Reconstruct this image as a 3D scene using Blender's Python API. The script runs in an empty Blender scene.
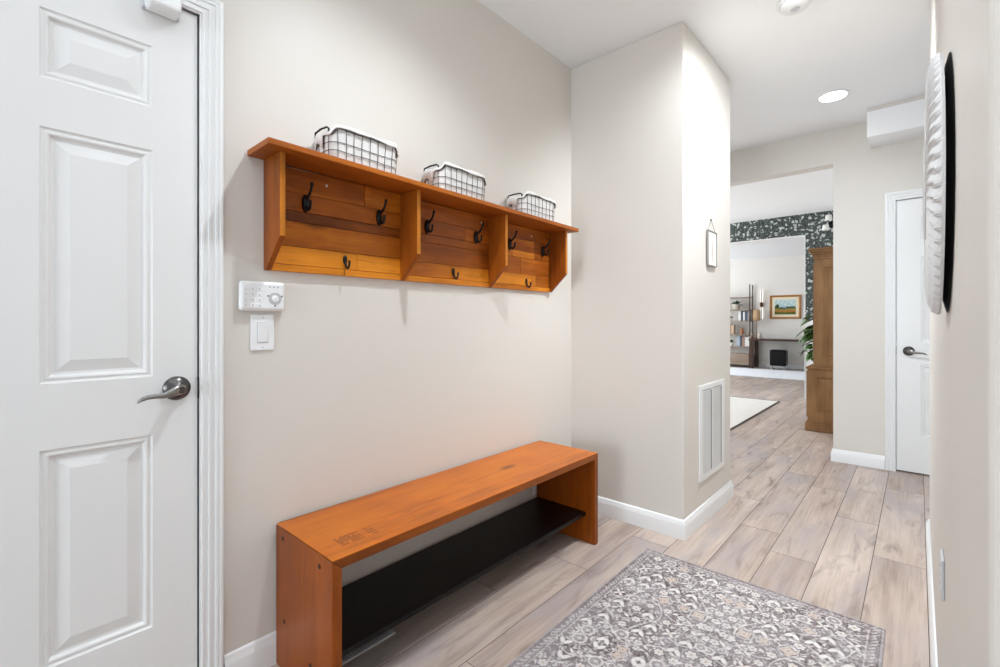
import bpy, bmesh, math, random
import numpy as np
from mathutils import Vector, Matrix, Euler

random.seed(7)
R = math.radians
S = bpy.context.scene
COL = S.collection

# ------------------------------------------------------------------ helpers
class MB:
    """collects shapes; build() links them as ONE mesh object"""
    def __init__(self):
        self.v = []; self.f = []; self.t = []; self.m = []
        self.tone = 0.5; self.mi = 0; self.M = None
    def av(self, p):
        p = Vector(p)
        if self.M is not None: p = self.M @ p
        self.v.append(p); return len(self.v) - 1
    def af(self, idx):
        self.f.append(list(idx)); self.t.append(self.tone); self.m.append(self.mi)
    def poly(self, pts): self.af([self.av(p) for p in pts])
    def box(self, x0, x1, y0, y1, z0, z1):
        a = [self.av(p) for p in ((x0,y0,z0),(x1,y0,z0),(x1,y1,z0),(x0,y1,z0),(x0,y0,z1),(x1,y0,z1),(x1,y1,z1),(x0,y1,z1))]
        for q in ((3,2,1,0),(4,5,6,7),(0,1,5,4),(1,2,6,5),(2,3,7,6),(3,0,4,7)): self.af([a[i] for i in q])
    def hexa(self, bot, top):
        n = len(bot)
        b = [self.av(p) for p in bot]; t = [self.av(p) for p in top]
        self.af(b[::-1]); self.af(t)
        for i in range(n): self.af([b[i], b[(i+1)%n], t[(i+1)%n], t[i]])
    def rings(self, rings, closed=True, cap0=False, cap1=False, loop=False):
        ids = [[self.av(p) for p in r] for r in rings]
        n = len(ids[0]); N = len(ids)
        for k in range(N if loop else N - 1):
            A = ids[k]; B = ids[(k+1) % N]
            for i in range(n if closed else n - 1):
                j = (i+1) % n
                self.af([A[i], A[j], B[j], B[i]])
        if cap0: self.af(ids[0][::-1])
        if cap1: self.af(ids[-1])
    def tube(self, pts, r, n=6, cap=True, loop=False):
        pts = [Vector(p) for p in pts]; N = len(pts); out = []
        rr = r if isinstance(r, (list, tuple)) else [r]*N
        prev = None
        for i in range(N):
            if loop: t = (pts[(i+1)%N] - pts[(i-1)%N])
            else: t = (pts[min(i+1,N-1)] - pts[max(i-1,0)])
            t.normalize()
            if prev is None:
                a = Vector((0,0,1)) if abs(t.z) < .9 else Vector((1,0,0))
                u = t.cross(a).normalized()
            else:
                u = (prev - t*prev.dot(t)).normalized()
            prev = u; w = t.cross(u)
            out.append([pts[i] + (u*math.cos(2*math.pi*k/n) + w*math.sin(2*math.pi*k/n))*rr[i] for k in range(n)])
        self.rings(out, True, cap and not loop, cap and not loop, loop)
    def lathe(self, prof, c, axis='Z', n=24, cap0=True, cap1=True):
        """prof: list of (radius, height)"""
        out = []
        for (r, h) in prof:
            ring = []
            for k in range(n):
                a = 2*math.pi*k/n; x, y = r*math.cos(a), r*math.sin(a)
                if axis == 'Z': p = (c[0]+x, c[1]+y, c[2]+h)
                elif axis == 'X': p = (c[0]+h, c[1]+x, c[2]+y)
                else: p = (c[0]-x, c[1]+h, c[2]+y)
                ring.append(p)
            out.append(ring)
        self.rings(out, True, cap0, cap1)
    def build(self, name, mats, parent=None, origin=None, smooth=False, bevel=0, seg=2, ang=40):
        base = Vector((0,0,0)); par = parent
        if parent is not None:
            root = parent
            while root.parent: root = root.parent
            base = Vector(root['_b'])
        elif origin is not None: base = Vector(origin)
        me = bpy.data.meshes.new(name)
        me.from_pydata([tuple(p - base) for p in self.v], [], self.f)
        if not isinstance(mats, (list, tuple)): mats = [mats]
        for m in mats: me.materials.append(m)
        me.polygons.foreach_set('material_index', self.m)
        at = me.attributes.new('tone', 'FLOAT', 'FACE')
        at.data.foreach_set('value', self.t)
        bm = bmesh.new(); bm.from_mesh(me)
        bmesh.ops.recalc_face_normals(bm, faces=bm.faces)
        bm.to_mesh(me); bm.free()
        if smooth:
            me.polygons.foreach_set('use_smooth', [True]*len(me.polygons))
            me.set_sharp_from_angle(angle=R(ang))
        me.update()
        o = bpy.data.objects.new(name, me); COL.objects.link(o)
        if parent is not None: o.parent = parent
        else: o.location = base
        if bevel:
            b = o.modifiers.new('bevel', 'BEVEL'); b.width = bevel; b.segments = seg
            b.limit_method = 'ANGLE'; b.angle_limit = R(35)
        return o

def empty(name, loc):
    o = bpy.data.objects.new(name, None); COL.objects.link(o); o.location = loc
    o.empty_display_size = .05; o['_b'] = list(loc); return o
def tag(o, label, cat, group=None):
    o['label'] = label; o['category'] = cat
    if group: o['group'] = group
    return o
def thing(name, loc, label, cat, group=None):
    return tag(empty(name, loc), label, cat, group)
def struct(o): o['kind'] = 'structure'; return o
def copy_tree(o, parent=None):
    c = o.copy(); COL.objects.link(c); c.parent = parent
    for ch in list(o.children): copy_tree(ch, c)
    return c

# ------------------------------------------------------------------ materials
def lin(r, g, b):
    return tuple(((v/255)/12.92 if v/255 <= .04045 else ((v/255+.055)/1.055)**2.4) for v in (r, g, b)) + (1,)
def newmat(name):
    m = bpy.data.materials.new(name); m.use_nodes = True
    nt = m.node_tree; p = nt.nodes['Principled BSDF']
    return m, nt, p
def N(nt, t, **kw):
    n = nt.nodes.new(t)
    for k, v in kw.items(): setattr(n, k, v)
    return n
def L(nt, a, b): nt.links.new(a, b)
def plain(name, col, rough=.5, metal=0, bump=0, bscale=200, spec=.5, emit=None, estr=0):
    m, nt, p = newmat(name)
    p.inputs['Base Color'].default_value = col
    p.inputs['Roughness'].default_value = rough
    p.inputs['Metallic'].default_value = metal
    p.inputs['Specular IOR Level'].default_value = spec
    if emit: 
        p.inputs['Emission Color'].default_value = emit; p.inputs['Emission Strength'].default_value = estr
    tc = N(nt, 'ShaderNodeTexCoord'); nz = N(nt, 'ShaderNodeTexNoise')
    nz.inputs['Scale'].default_value = bscale; L(nt, tc.outputs['Object'], nz.inputs['Vector'])
    if bump:
        bp = N(nt, 'ShaderNodeBump'); bp.inputs['Strength'].default_value = bump; bp.inputs['Distance'].default_value = .002
        L(nt, nz.outputs['Fac'], bp.inputs['Height']); L(nt, bp.outputs['Normal'], p.inputs['Normal'])
    return m
def ramp(nt, stops, interp='LINEAR'):
    r = N(nt, 'ShaderNodeValToRGB'); e = r.color_ramp.elements; r.color_ramp.interpolation = interp
    e[0].position, e[0].color = stops[0]; e[1].position, e[1].color = stops[-1]
    for (pp, c) in stops[1:-1]:
        x = e.new(pp); x.color = c
    return r
def math_(nt, op, a, b=None, clamp=False):
    n = N(nt, 'ShaderNodeMath', operation=op); n.use_clamp = clamp
    for i, v in enumerate((a, b)):
        if v is None: continue
        if isinstance(v, (int, float)): n.inputs[i].default_value = v
        else: L(nt, v, n.inputs[i])
    return n.outputs[0]
def mixc(nt, fac, a, b, mode='MIX'):
    n = N(nt, 'ShaderNodeMix', data_type='RGBA', blend_type=mode)
    for s, v in ((n.inputs[0], fac), (n.inputs[6], a), (n.inputs[7], b)):
        if isinstance(v, (int, float, tuple)): s.default_value = v
        else: L(nt, v, s)
    return n.outputs[2]

def wood(name, axis, dark, mid, light, rough=.42, gs=1.0, knots=True, tonek=.5, spec=.25, warm=True):
    """stained timber: grain runs along axis; 'tone' face attribute shifts each board"""
    if warm: dark, mid, light = ((c[0], c[1]*.97, c[2]*.42, 1) for c in (dark, mid, light))
    m, nt, p = newmat(name)
    tc = N(nt, 'ShaderNodeTexCoord'); at = N(nt, 'ShaderNodeAttribute', attribute_name='tone')
    sc = {'X': (1.3, 14, 14), 'Y': (14, 1.3, 14), 'Z': (14, 14, 1.3)}[axis]
    off = N(nt, 'ShaderNodeCombineXYZ')
    o7 = math_(nt, 'MULTIPLY', at.outputs['Fac'], 37.0)
    for i in range(3): L(nt, o7, off.inputs[i])
    add = N(nt, 'ShaderNodeVectorMath', operation='ADD')
    L(nt, tc.outputs['Object'], add.inputs[0]); L(nt, off.outputs[0], add.inputs[1])
    mp = N(nt, 'ShaderNodeMapping'); mp.inputs['Scale'].default_value = tuple(v*gs for v in sc)
    L(nt, add.outputs[0], mp.inputs['Vector'])
    n1 = N(nt, 'ShaderNodeTexNoise'); n1.inputs['Scale'].default_value = 1.0; n1.inputs['Detail'].default_value = 4; n1.inputs['Distortion'].default_value = .6
    L(nt, mp.outputs[0], n1.inputs['Vector'])
    n2 = N(nt, 'ShaderNodeTexNoise'); n2.inputs['Scale'].default_value = 6.0; n2.inputs['Detail'].default_value = 3; n2.inputs['Roughness'].default_value = .7
    L(nt, mp.outputs[0], n2.inputs['Vector'])
    n3 = N(nt, 'ShaderNodeTexNoise'); n3.inputs['Scale'].default_value = 4.0; n3.inputs['Detail'].default_value = 2
    L(nt, add.outputs[0], n3.inputs['Vector'])
    a = math_(nt, 'MULTIPLY', n1.outputs['Fac'], .55)
    b = math_(nt, 'MULTIPLY', n2.outputs['Fac'], .30)
    c = math_(nt, 'MULTIPLY', n3.outputs['Fac'], .35)
    s = math_(nt, 'ADD', math_(nt, 'ADD', a, b), c)
    tt = math_(nt, 'MULTIPLY', math_(nt, 'SUBTRACT', at.outputs['Fac'], .5), tonek)
    s = math_(nt, 'ADD', s, tt)
    rp = ramp(nt, [(.30, dark), (.58, mid), (.88, light)])
    L(nt, s, rp.inputs[0]); colr = rp.outputs[0]
    n4 = N(nt, 'ShaderNodeTexNoise'); n4.inputs['Scale'].default_value = 3.2; n4.inputs['Detail'].default_value = 5; n4.inputs['Roughness'].default_value = .75; n4.inputs['Distortion'].default_value = .8
    L(nt, mp.outputs[0], n4.inputs['Vector'])
    st = ramp(nt, [(.55, (0,0,0,1)), (.72, (1,1,1,1))]); L(nt, n4.outputs['Fac'], st.inputs[0])
    colr = mixc(nt, math_(nt, 'MULTIPLY', st.outputs[0], .45), colr, dark)
    n5 = N(nt, 'ShaderNodeTexNoise'); n5.inputs['Scale'].default_value = 2.4; n5.inputs['Detail'].default_value = 2
    L(nt, add.outputs[0], n5.inputs['Vector'])
    pr = ramp(nt, [(.40, (0,0,0,1)), (.68, (1,1,1,1))]); L(nt, n5.outputs['Fac'], pr.inputs[0])
    colr = mixc(nt, math_(nt, 'MULTIPLY', pr.outputs[0], .38), colr, tuple(v*.72 for v in mid[:3])+(1,))
    if knots:
        vo = N(nt, 'ShaderNodeTexVoronoi'); vo.inputs['Scale'].default_value = 1.0
        mk = N(nt, 'ShaderNodeMapping'); mk.inputs['Scale'].default_value = {'X': (2.6, 7, 7), 'Y': (7, 2.6, 7), 'Z': (7, 7, 2.6)}[axis]
        L(nt, add.outputs[0], mk.inputs['Vector']); L(nt, mk.outputs[0], vo.inputs['Vector'])
        kr = ramp(nt, [(.05, (1,1,1,1)), (.17, (0,0,0,1))]); L(nt, vo.outputs['Distance'], kr.inputs[0])
        colr = mixc(nt, math_(nt, 'MULTIPLY', kr.outputs[0], .75), colr, tuple(v*.35 for v in dark[:3])+(1,))
    L(nt, colr, p.inputs['Base Color'])
    p.inputs['Roughness'].default_value = rough; p.inputs['Specular IOR Level'].default_value = spec
    bp = N(nt, 'ShaderNodeBump'); bp.inputs['Strength'].default_value = .15; bp.inputs['Distance'].default_value = .001
    L(nt, n2.outputs['Fac'], bp.inputs['Height']); L(nt, bp.outputs['Normal'], p.inputs['Normal'])
    return m

M_wall = plain('wall_paint', lin(219, 213, 205), .42, bump=.05, bscale=350, spec=.35)
M_white = plain('white_paint', lin(231, 230, 228), .32, bump=.02, bscale=300)
M_trim = plain('trim_paint', lin(233, 233, 232), .3)
M_ceil = plain('ceiling_paint', lin(243, 243, 243), .8)
M_soffit = plain('soffit_paint', lin(243, 243, 243), .7)
M_black = plain('black_metal', lin(22, 20, 20), .4, metal=.5)
M_blackm = plain('black_board', lin(6, 6, 7), .35, spec=.25)
M_dark = plain('louvre_gap_shade', lin(38, 36, 36), .9)
M_nickel = plain('brushed_nickel', lin(150, 147, 144), .3, metal=1)
M_nickeld = plain('dark_nickel', lin(96, 93, 91), .3, metal=1)
M_plastic = plain('white_plastic', lin(238, 238, 238), .35)
M_plasticg = plain('grey_plastic', lin(196, 196, 198), .4)
M_ink = plain('dark_ink', lin(70, 70, 72), .6)
M_cloth = plain('white_cloth', lin(224, 221, 218), .9, bump=.4, bscale=60)
M_wire = plain('dark_wire', lin(64, 60, 58), .45, metal=.6)
M_oakD, M_oakM, M_oakL = lin(112, 52, 18), lin(188, 98, 32), lin(222, 138, 54)
W_back = wood('rack_back_pine', 'Y', lin(84, 38, 14), lin(166, 88, 32), lin(226, 142, 54), tonek=.85, rough=.42)
W_edge = wood('worn_shaded_edge', 'Y', lin(78, 36, 16), lin(134, 68, 26), lin(170, 92, 36), rough=.35, knots=False)  # worn dark varnish, plus the front face's weaker light put into the colour
W_edgeZ = wood('worn_shaded_end', 'Z', lin(78, 36, 16), lin(140, 70, 26), lin(176, 94, 36), rough=.35, knots=False)  # end grain version: wear and the front's shade both in the colour
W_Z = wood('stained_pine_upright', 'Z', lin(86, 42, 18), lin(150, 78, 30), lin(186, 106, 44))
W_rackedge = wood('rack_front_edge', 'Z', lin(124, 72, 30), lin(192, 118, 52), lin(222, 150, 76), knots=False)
W_side = wood('bench_side_pine', 'Z', lin(78, 34, 12), lin(142, 70, 24), lin(170, 90, 34), rough=.33, gs=.8)  # darkened too: the side boards' weaker light is put into the colour
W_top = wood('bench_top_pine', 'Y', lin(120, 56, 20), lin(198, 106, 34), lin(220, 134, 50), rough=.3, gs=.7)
W_shelf = wood('rack_shelf_pine', 'Y', lin(104, 52, 22), lin(164, 88, 38), lin(196, 116, 54), rough=.45, knots=False)
W_hutch = wood('cabinet_oak', 'Z', lin(84, 58, 32), lin(134, 97, 60), lin(160, 122, 80), rough=.45, knots=False, warm=False)
W_dark = wood('dark_walnut', 'X', lin(44, 30, 24), lin(74, 54, 44), lin(96, 74, 60), rough=.45, knots=False, warm=False)
W_shelfgrey = wood('grey_shelf_oak', 'X', lin(120, 100, 84), lin(156, 136, 118), lin(176, 158, 140), rough=.5, knots=False, warm=False)
M_gold = wood('gold_frame_wood', 'X', lin(120, 76, 34), lin(170, 114, 56), lin(196, 144, 84), rough=.35, knots=False, warm=False)
M_leaf = plain('green_leaf', lin(66, 96, 38), .45)
M_leafd = plain('dark_leaf', lin(48, 72, 40), .5)
M_pot = plain('clay_pot', lin(190, 178, 164), .7)
M_bulb = plain('lamp_glow', (1,1,1,1), .5, emit=(1,.96,.9,1), estr=1.0)
M_diff = plain('downlight_glow', (1,1,1,1), .5, emit=(1,.98,.95,1), estr=9)
M_brass = plain('aged_brass', lin(120, 84, 48), .35, metal=.8)
M_steel = plain('antique_silver', lin(150, 146, 142), .4, metal=.7)
M_slot = plain('grille_shade', lin(150, 149, 147), .9)
M_glass = plain('frame_paper', lin(240, 236, 230), .12)

# floor: every plank carries its own tone
def floor_mat():
    m, nt, p = newmat('plank_floor')
    tc = N(nt, 'ShaderNodeTexCoord'); at = N(nt, 'ShaderNodeAttribute', attribute_name='tone')
    off = N(nt, 'ShaderNodeCombineXYZ'); o7 = math_(nt, 'MULTIPLY', at.outputs['Fac'], 53.0)
    for i in range(3): L(nt, o7, off.inputs[i])
    add = N(nt, 'ShaderNodeVectorMath', operation='ADD')
    L(nt, tc.outputs['Object'], add.inputs[0]); L(nt, off.outputs[0], add.inputs[1])
    def noise(scale, s, d, dist, rough=.55):
        mp = N(nt, 'ShaderNodeMapping'); mp.inputs['Scale'].default_value = scale; L(nt, add.outputs[0], mp.inputs['Vector'])
        n = N(nt, 'ShaderNodeTexNoise'); n.inputs['Scale'].default_value = s; n.inputs['Detail'].default_value = d
        n.inputs['Distortion'].default_value = dist; n.inputs['Roughness'].default_value = rough
        L(nt, mp.outputs[0], n.inputs['Vector']); return n.outputs['Fac']
    big = noise((9, 1.3, 1), 1, 3, .5)
    fine = noise((70, 2.2, 1), 1.2, 4, .3, .65)
    cloud = noise((4.5, 1.2, 1), 1.3, 3, .4)
    smk = noise((13, 2.4, 1), 1.0, 4, .9, .6)
    base = ramp(nt, [(.28, lin(146, 126, 114)), (.5, lin(184, 165, 152)), (.72, lin(206, 190, 179))])
    v = math_(nt, 'ADD', math_(nt, 'MULTIPLY', big, .6), math_(nt, 'MULTIPLY', fine, .4))
    v = math_(nt, 'ADD', v, math_(nt, 'MULTIPLY', math_(nt, 'SUBTRACT', at.outputs['Fac'], .5), .20))
    L(nt, v, base.inputs[0])
    g = ramp(nt, [(.46, (0,0,0,1)), (.66, (1,1,1,1))]); L(nt, cloud, g.inputs[0])
    c1 = mixc(nt, math_(nt, 'MULTIPLY', g.outputs[0], .8), base.outputs[0], lin(168, 156, 154))
    k = ramp(nt, [(.53, (0,0,0,1)), (.80, (1,1,1,1))]); L(nt, smk, k.inputs[0])
    c2 = mixc(nt, math_(nt, 'MULTIPLY', k.outputs[0], .85), c1, lin(122, 104, 97))
    kn = N(nt, 'ShaderNodeTexVoronoi'); kn.inputs['Scale'].default_value = 1
    mk = N(nt, 'ShaderNodeMapping'); mk.inputs['Scale'].default_value = (5.2, 1.9, 1); L(nt, add.outputs[0], mk.inputs['Vector'])
    dn = N(nt, 'ShaderNodeMix', data_type='VECTOR'); dn.inputs[0].default_value = .06
    nn = N(nt, 'ShaderNodeTexNoise'); nn.inputs['Scale'].default_value = 14; L(nt, add.outputs[0], nn.inputs['Vector'])
    L(nt, mk.outputs[0], dn.inputs[4]); L(nt, nn.outputs['Color'], dn.inputs[5]); L(nt, dn.outputs[1], kn.inputs['Vector'])
    kr = ramp(nt, [(.03, (1,1,1,1)), (.13, (0,0,0,1))]); L(nt, kn.outputs['Distance'], kr.inputs[0])
    c2 = mixc(nt, math_(nt, 'MULTIPLY', kr.outputs[0], .55), c2, lin(96, 80, 74))
    L(nt, c2, p.inputs['Base Color']); p.inputs['Roughness'].default_value = .42; p.inputs['Specular IOR Level'].default_value = .4
    bp = N(nt, 'ShaderNodeBump'); bp.inputs['Strength'].default_value = .12; bp.inputs['Distance'].default_value = .001
    L(nt, fine, bp.inputs['Height']); L(nt, bp.outputs['Normal'], p.inputs['Normal'])
    return m
M_floor = floor_mat()
M_seam = plain('plank_seam', lin(84, 72, 66), .9)

def vcol(name, rough=.95, bump=0):
    m, nt, p = newmat(name)
    at = N(nt, 'ShaderNodeAttribute', attribute_name='pattern'); L(nt, at.outputs['Color'], p.inputs['Base Color'])
    p.inputs['Roughness'].default_value = rough; p.inputs['Specular IOR Level'].default_value = .1
    if bump:
        tc = N(nt, 'ShaderNodeTexCoord'); nz = N(nt, 'ShaderNodeTexNoise'); nz.inputs['Scale'].default_value = 500
        L(nt, tc.outputs['Object'], nz.inputs['Vector'])
        bp = N(nt, 'ShaderNodeBump'); bp.inputs['Strength'].default_value = bump; bp.inputs['Distance'].default_value = .002
        L(nt, nz.outputs['Fac'], bp.inputs['Height']); L(nt, bp.outputs['Normal'], p.inputs['Normal'])
    return m

def wallpaper_mat():
    m, nt, p = newmat('floral_wallpaper')
    tc = N(nt, 'ShaderNodeTexCoord')
    nz = N(nt, 'ShaderNodeTexNoise'); nz.inputs['Scale'].default_value = 9; nz.inputs['Detail'].default_value = 2
    L(nt, tc.outputs['Object'], nz.inputs['Vector'])
    mixv = N(nt, 'ShaderNodeMix', data_type='VECTOR'); mixv.inputs[0].default_value = .12
    L(nt, tc.outputs['Object'], mixv.inputs[4]); L(nt, nz.outputs['Color'], mixv.inputs[5])
    vec = mixv.outputs[1]
    def vor(s, stops, feature='F1'):
        v = N(nt, 'ShaderNodeTexVoronoi', feature=feature); v.inputs['Scale'].default_value = s*3.3
        L(nt, vec, v.inputs['Vector']); r = ramp(nt, stops); L(nt, v.outputs['Distance'], r.inputs[0]); return r.outputs[0]
    c = lin(18, 24, 25)
    leaves = vor(15, [(.30, (1,1,1,1)), (.42, (0,0,0,1))])
    c = mixc(nt, math_(nt, 'MULTIPLY', leaves, .8), c, lin(84, 100, 92))
    tw = vor(22, [(.03, (1,1,1,1)), (.07, (0,0,0,1))], 'DISTANCE_TO_EDGE')
    c = mixc(nt, math_(nt, 'MULTIPLY', tw, .5), c, lin(150, 160, 152))
    fl = vor(6.5, [(.24, (1,1,1,1)), (.42, (0,0,0,1))])
    c = mixc(nt, math_(nt, 'MULTIPLY', fl, .9), c, lin(208, 212, 210))
    ce = vor(6.5, [(.07, (1,1,1,1)), (.12, (0,0,0,1))])
    c = mixc(nt, ce, c, lin(120, 128, 120))
    L(nt, c, p.inputs['Base Color']); p.inputs['Roughness'].default_value = .7
    return m
M_paper = wallpaper_mat()

def rug_plain(name, col, col2, s):
    m, nt, p = newmat(name)
    tc = N(nt, 'ShaderNodeTexCoord'); nz = N(nt, 'ShaderNodeTexNoise'); nz.inputs['Scale'].default_value = s; nz.inputs['Detail'].default_value = 4
    L(nt, tc.outputs['Object'], nz.inputs['Vector']); r = ramp(nt, [(.35, col2), (.65, col)]); L(nt, nz.outputs['Fac'], r.inputs[0])
    L(nt, r.outputs[0], p.inputs['Base Color']); p.inputs['Roughness'].default_value = .95
    return m

# ------------------------------------------------------------------ setting
CEIL = 2.70; LW = -1.6; AY = 2.444; CX = -.909; EY = 3.258; FY = 4.63; DY = 8.02; BY = 12.9; RX = .045

# floor: planks run along Y
def make_floor():
    b = MB(); rnd = random.Random(3)
    b.mi = 1; b.box(-7, 3, -2.2, 13.2, -.1, -.0012); b.mi = 0
    pitch = .192; x0 = -.547; Lp = 1.22
    known = {0: 2.61, 1: 3.33, 2: 2.89, -1: 2.845, -2: 3.285, -4: 1.85}
    # (column k spans x0+k*pitch .. +pitch)
    for k in range(-33, 19):
        xa = x0 + k*pitch + .0013; xb = xa + pitch - .0026
        st = known.get(k, rnd.uniform(0, Lp))
        j0 = st - math.ceil((st + 2.2)/Lp)*Lp
        y = j0
        while y < 13.2:
            ya, yb = max(y, -2.2) + .0012, min(y + Lp, 13.2) - .0012
            if yb - ya > .01:
                b.tone = rnd.random()
                b.poly([(xa,ya,0),(xb,ya,0),(xb,yb,0),(xa,yb,0)])
            y += Lp
    return struct(b.build('floor', [M_floor, M_seam]))
fl = make_floor()

b = MB(); b.box(-7, 3, -2.2, 13.2, CEIL, CEIL+.12); struct(b.build('ceiling', M_ceil))

# left wall with the doorway cut out
DO0, DO1, DH = -.345, .436, 2.05
b = MB()
b.box(LW-.12, LW, DO1, AY+.1, 0, CEIL); b.box(LW-.12, LW, -2.2, DO0, 0, CEIL); b.box(LW-.12, LW, DO0, DO1, DH, CEIL)
struct(b.build('wall_left', M_wall))
b = MB(); b.box(LW-.15, CX, AY, EY, 0, CEIL); struct(b.build('wall_alcove', M_wall, bevel=.006))
b = MB(); b.box(RX, .20, .57, 3.315, 0, CEIL); struct(b.build('wall_right', M_wall, bevel=.018, seg=5))
# far wall: opening on its left, doorway on its right
b = MB(); F2A, F2B = -.126, .655
b.box(-.514, F2A, FY, FY+.13, 0, CEIL); b.box(F2B, 3, FY, FY+.13, 0, CEIL); b.box(F2A, F2B, FY, FY+.13, DH, CEIL)
b.box(-3.4, -.514, FY, FY+.13, 2.415, CEIL); b.box(-7, -3.4, FY, FY+.13, 0, CEIL)
struct(b.build('wall_far', M_wall))
# papered wall of the dining room with a wide opening
b = MB(); 
def paperbox(x0, x1, z0, z1):
    b.box(x0, x1, DY, DY+.14, z0, z1)
paperbox(-1.222, 1.2, 1.16, CEIL); paperbox(-3.6, -1.222, 2.392, CEIL); paperbox(-7, -3.6, 0, CEIL)
b.mi = 1; paperbox(-1.222, 1.2, 0, 1.16)
# white jamb lining the opening
b.box(-1.232, -1.221, DY-.006, DY+.146, 0, 2.392); b.box(-3.6, -1.221, DY-.006, DY+.146, 2.382, 2.394)
struct(b.build('wall_dining', [M_paper, M_white]))
b = MB(); b.box(-7, 1.2, BY, BY+.12, 0, CEIL); struct(b.build('wall_study', plain('study_paint', lin(232, 226, 218), .6)))
b = MB(); b.box(-.28, .9, DY-2.4, DY, 0, CEIL)   # side wall behind the tall cabinet
b.v = []; b.f = []; b.t = []; b.m = []
b.box(-.30, -.2, FY+.13, DY, 0, CEIL); struct(b.build('wall_side', plain('dining_paint', lin(226, 222, 216), .6)))
# boxed soffit over the far door
b = MB(); b.box(-.28, 3, 4.35, FY, 2.487, 2.672); struct(b.build('trim_soffit', M_soffit))
b = MB(); b.box(-.28, 3, 4.352, FY, 2.672, CEIL); struct(b.build('band_ceiling', M_wall))  # wall-coloured band between the soffit and the ceiling

# baseboards: a profile swept along a path, mitred at the corners
BP = [(0,0),(.0145,0),(.0145,.070),(.0125,.078),(.009,.084),(.007,.092),(.004,.099),(0,.101)]
def sweep_path(name, path, prof=BP, mat=M_trim):
    """the profile stands to the right of the path's direction"""
    P = [Vector((p[0], p[1])) for p in path]; rings = []
    for i in range(len(P)):
        d0 = (P[i]-P[i-1]).normalized() if i > 0 else None
        d1 = (P[i+1]-P[i]).normalized() if i < len(P)-1 else None
        n0 = Vector((d0.y, -d0.x)) if d0 else None; n1 = Vector((d1.y, -d1.x)) if d1 else None
        if n0 is None: mvec = n1
        elif n1 is None: mvec = n0
        else:
            mvec = (n0+n1); mvec = mvec / (1 + n0.dot(n1))
        rings.append([(P[i].x + mvec.x*h, P[i].y + mvec.y*h, z) for (h, z) in prof])
    b = MB(); b.rings(rings, True, True, True)
    return struct(b.build(name, mat, smooth=True, ang=50))
E0 = .0005
sweep_path('baseboard_left', [(LW+E0, .502), (LW+E0, AY-E0), (CX+E0, AY-E0), (CX+E0, EY+E0), (CX-.5, EY+E0)])
sweep_path('baseboard_right', [(.2, 3.316), (RX-E0, 3.316), (RX-E0, .569), (.2, .569)])
sweep_path('baseboard_far', [(-.5145, FY+.12), (-.5145, FY-E0), (-.189, FY-E0)])
sweep_path('baseboard_study', [(-7, BY-E0), (1.2, BY-E0)])

# door casing: nested profile around the opening, mitred at the head
CP = [(.003,0),(.003,.010),(.005,.0125),(.010,.0125),(.012,.0100),(.020,.0110),(.0215,.0145),(.027,.0150),(.029,.0115),(.039,.0125),(.041,.0165),(.047,.0170),(.0485,.0145),(.053,.0175),(.060,.0170),(.062,.0120),(.062,0)]
def casing(name, M, a0, a1, zt):
    b = MB(); b.M = M
    rings = []
    for w, h in CP:
        rings.append([(a0-w, h, 0), (a0-w, h, zt+w), (a1+w, h, zt+w), (a1+w, h, 0)])
    b.rings(rings, False)
    # jamb lining and stop
    for (x0, x1, z0, z1) in ((a0-.004, a0+.0, 0, zt), (a1, a1+.004, 0, zt), (a0-.004, a1+.004, zt, zt+.004)):
        b.box(x0, x1, -.115, .009, z0, z1)
    for (x0, x1, z0, z1) in ((a0, a0+.012, 0, zt), (a1-.012, a1, 0, zt), (a0+.012, a1-.012, zt-.012, zt)): b.box(x0, x1, -.085, -.046, z0, z1)
    return struct(b.build(name, M_trim, smooth=True, ang=35))
# local frames: x across, y out of the wall, z up
ML = Matrix(((0, 1, 0, LW), (1, 0, 0, 0), (0, 0, 1, 0), (0, 0, 0, 1)))       # left wall: across=+Y, out=+X
MF = Matrix(((1, 0, 0, 0), (0, -1, 0, FY), (0, 0, 1, 0), (0, 0, 0, 1)))      # far wall: across=+X, out=-Y
casing('trim_1', ML, DO0, DO1, DH)
casing('trim_2', MF, F2A, F2B, DH)

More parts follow.
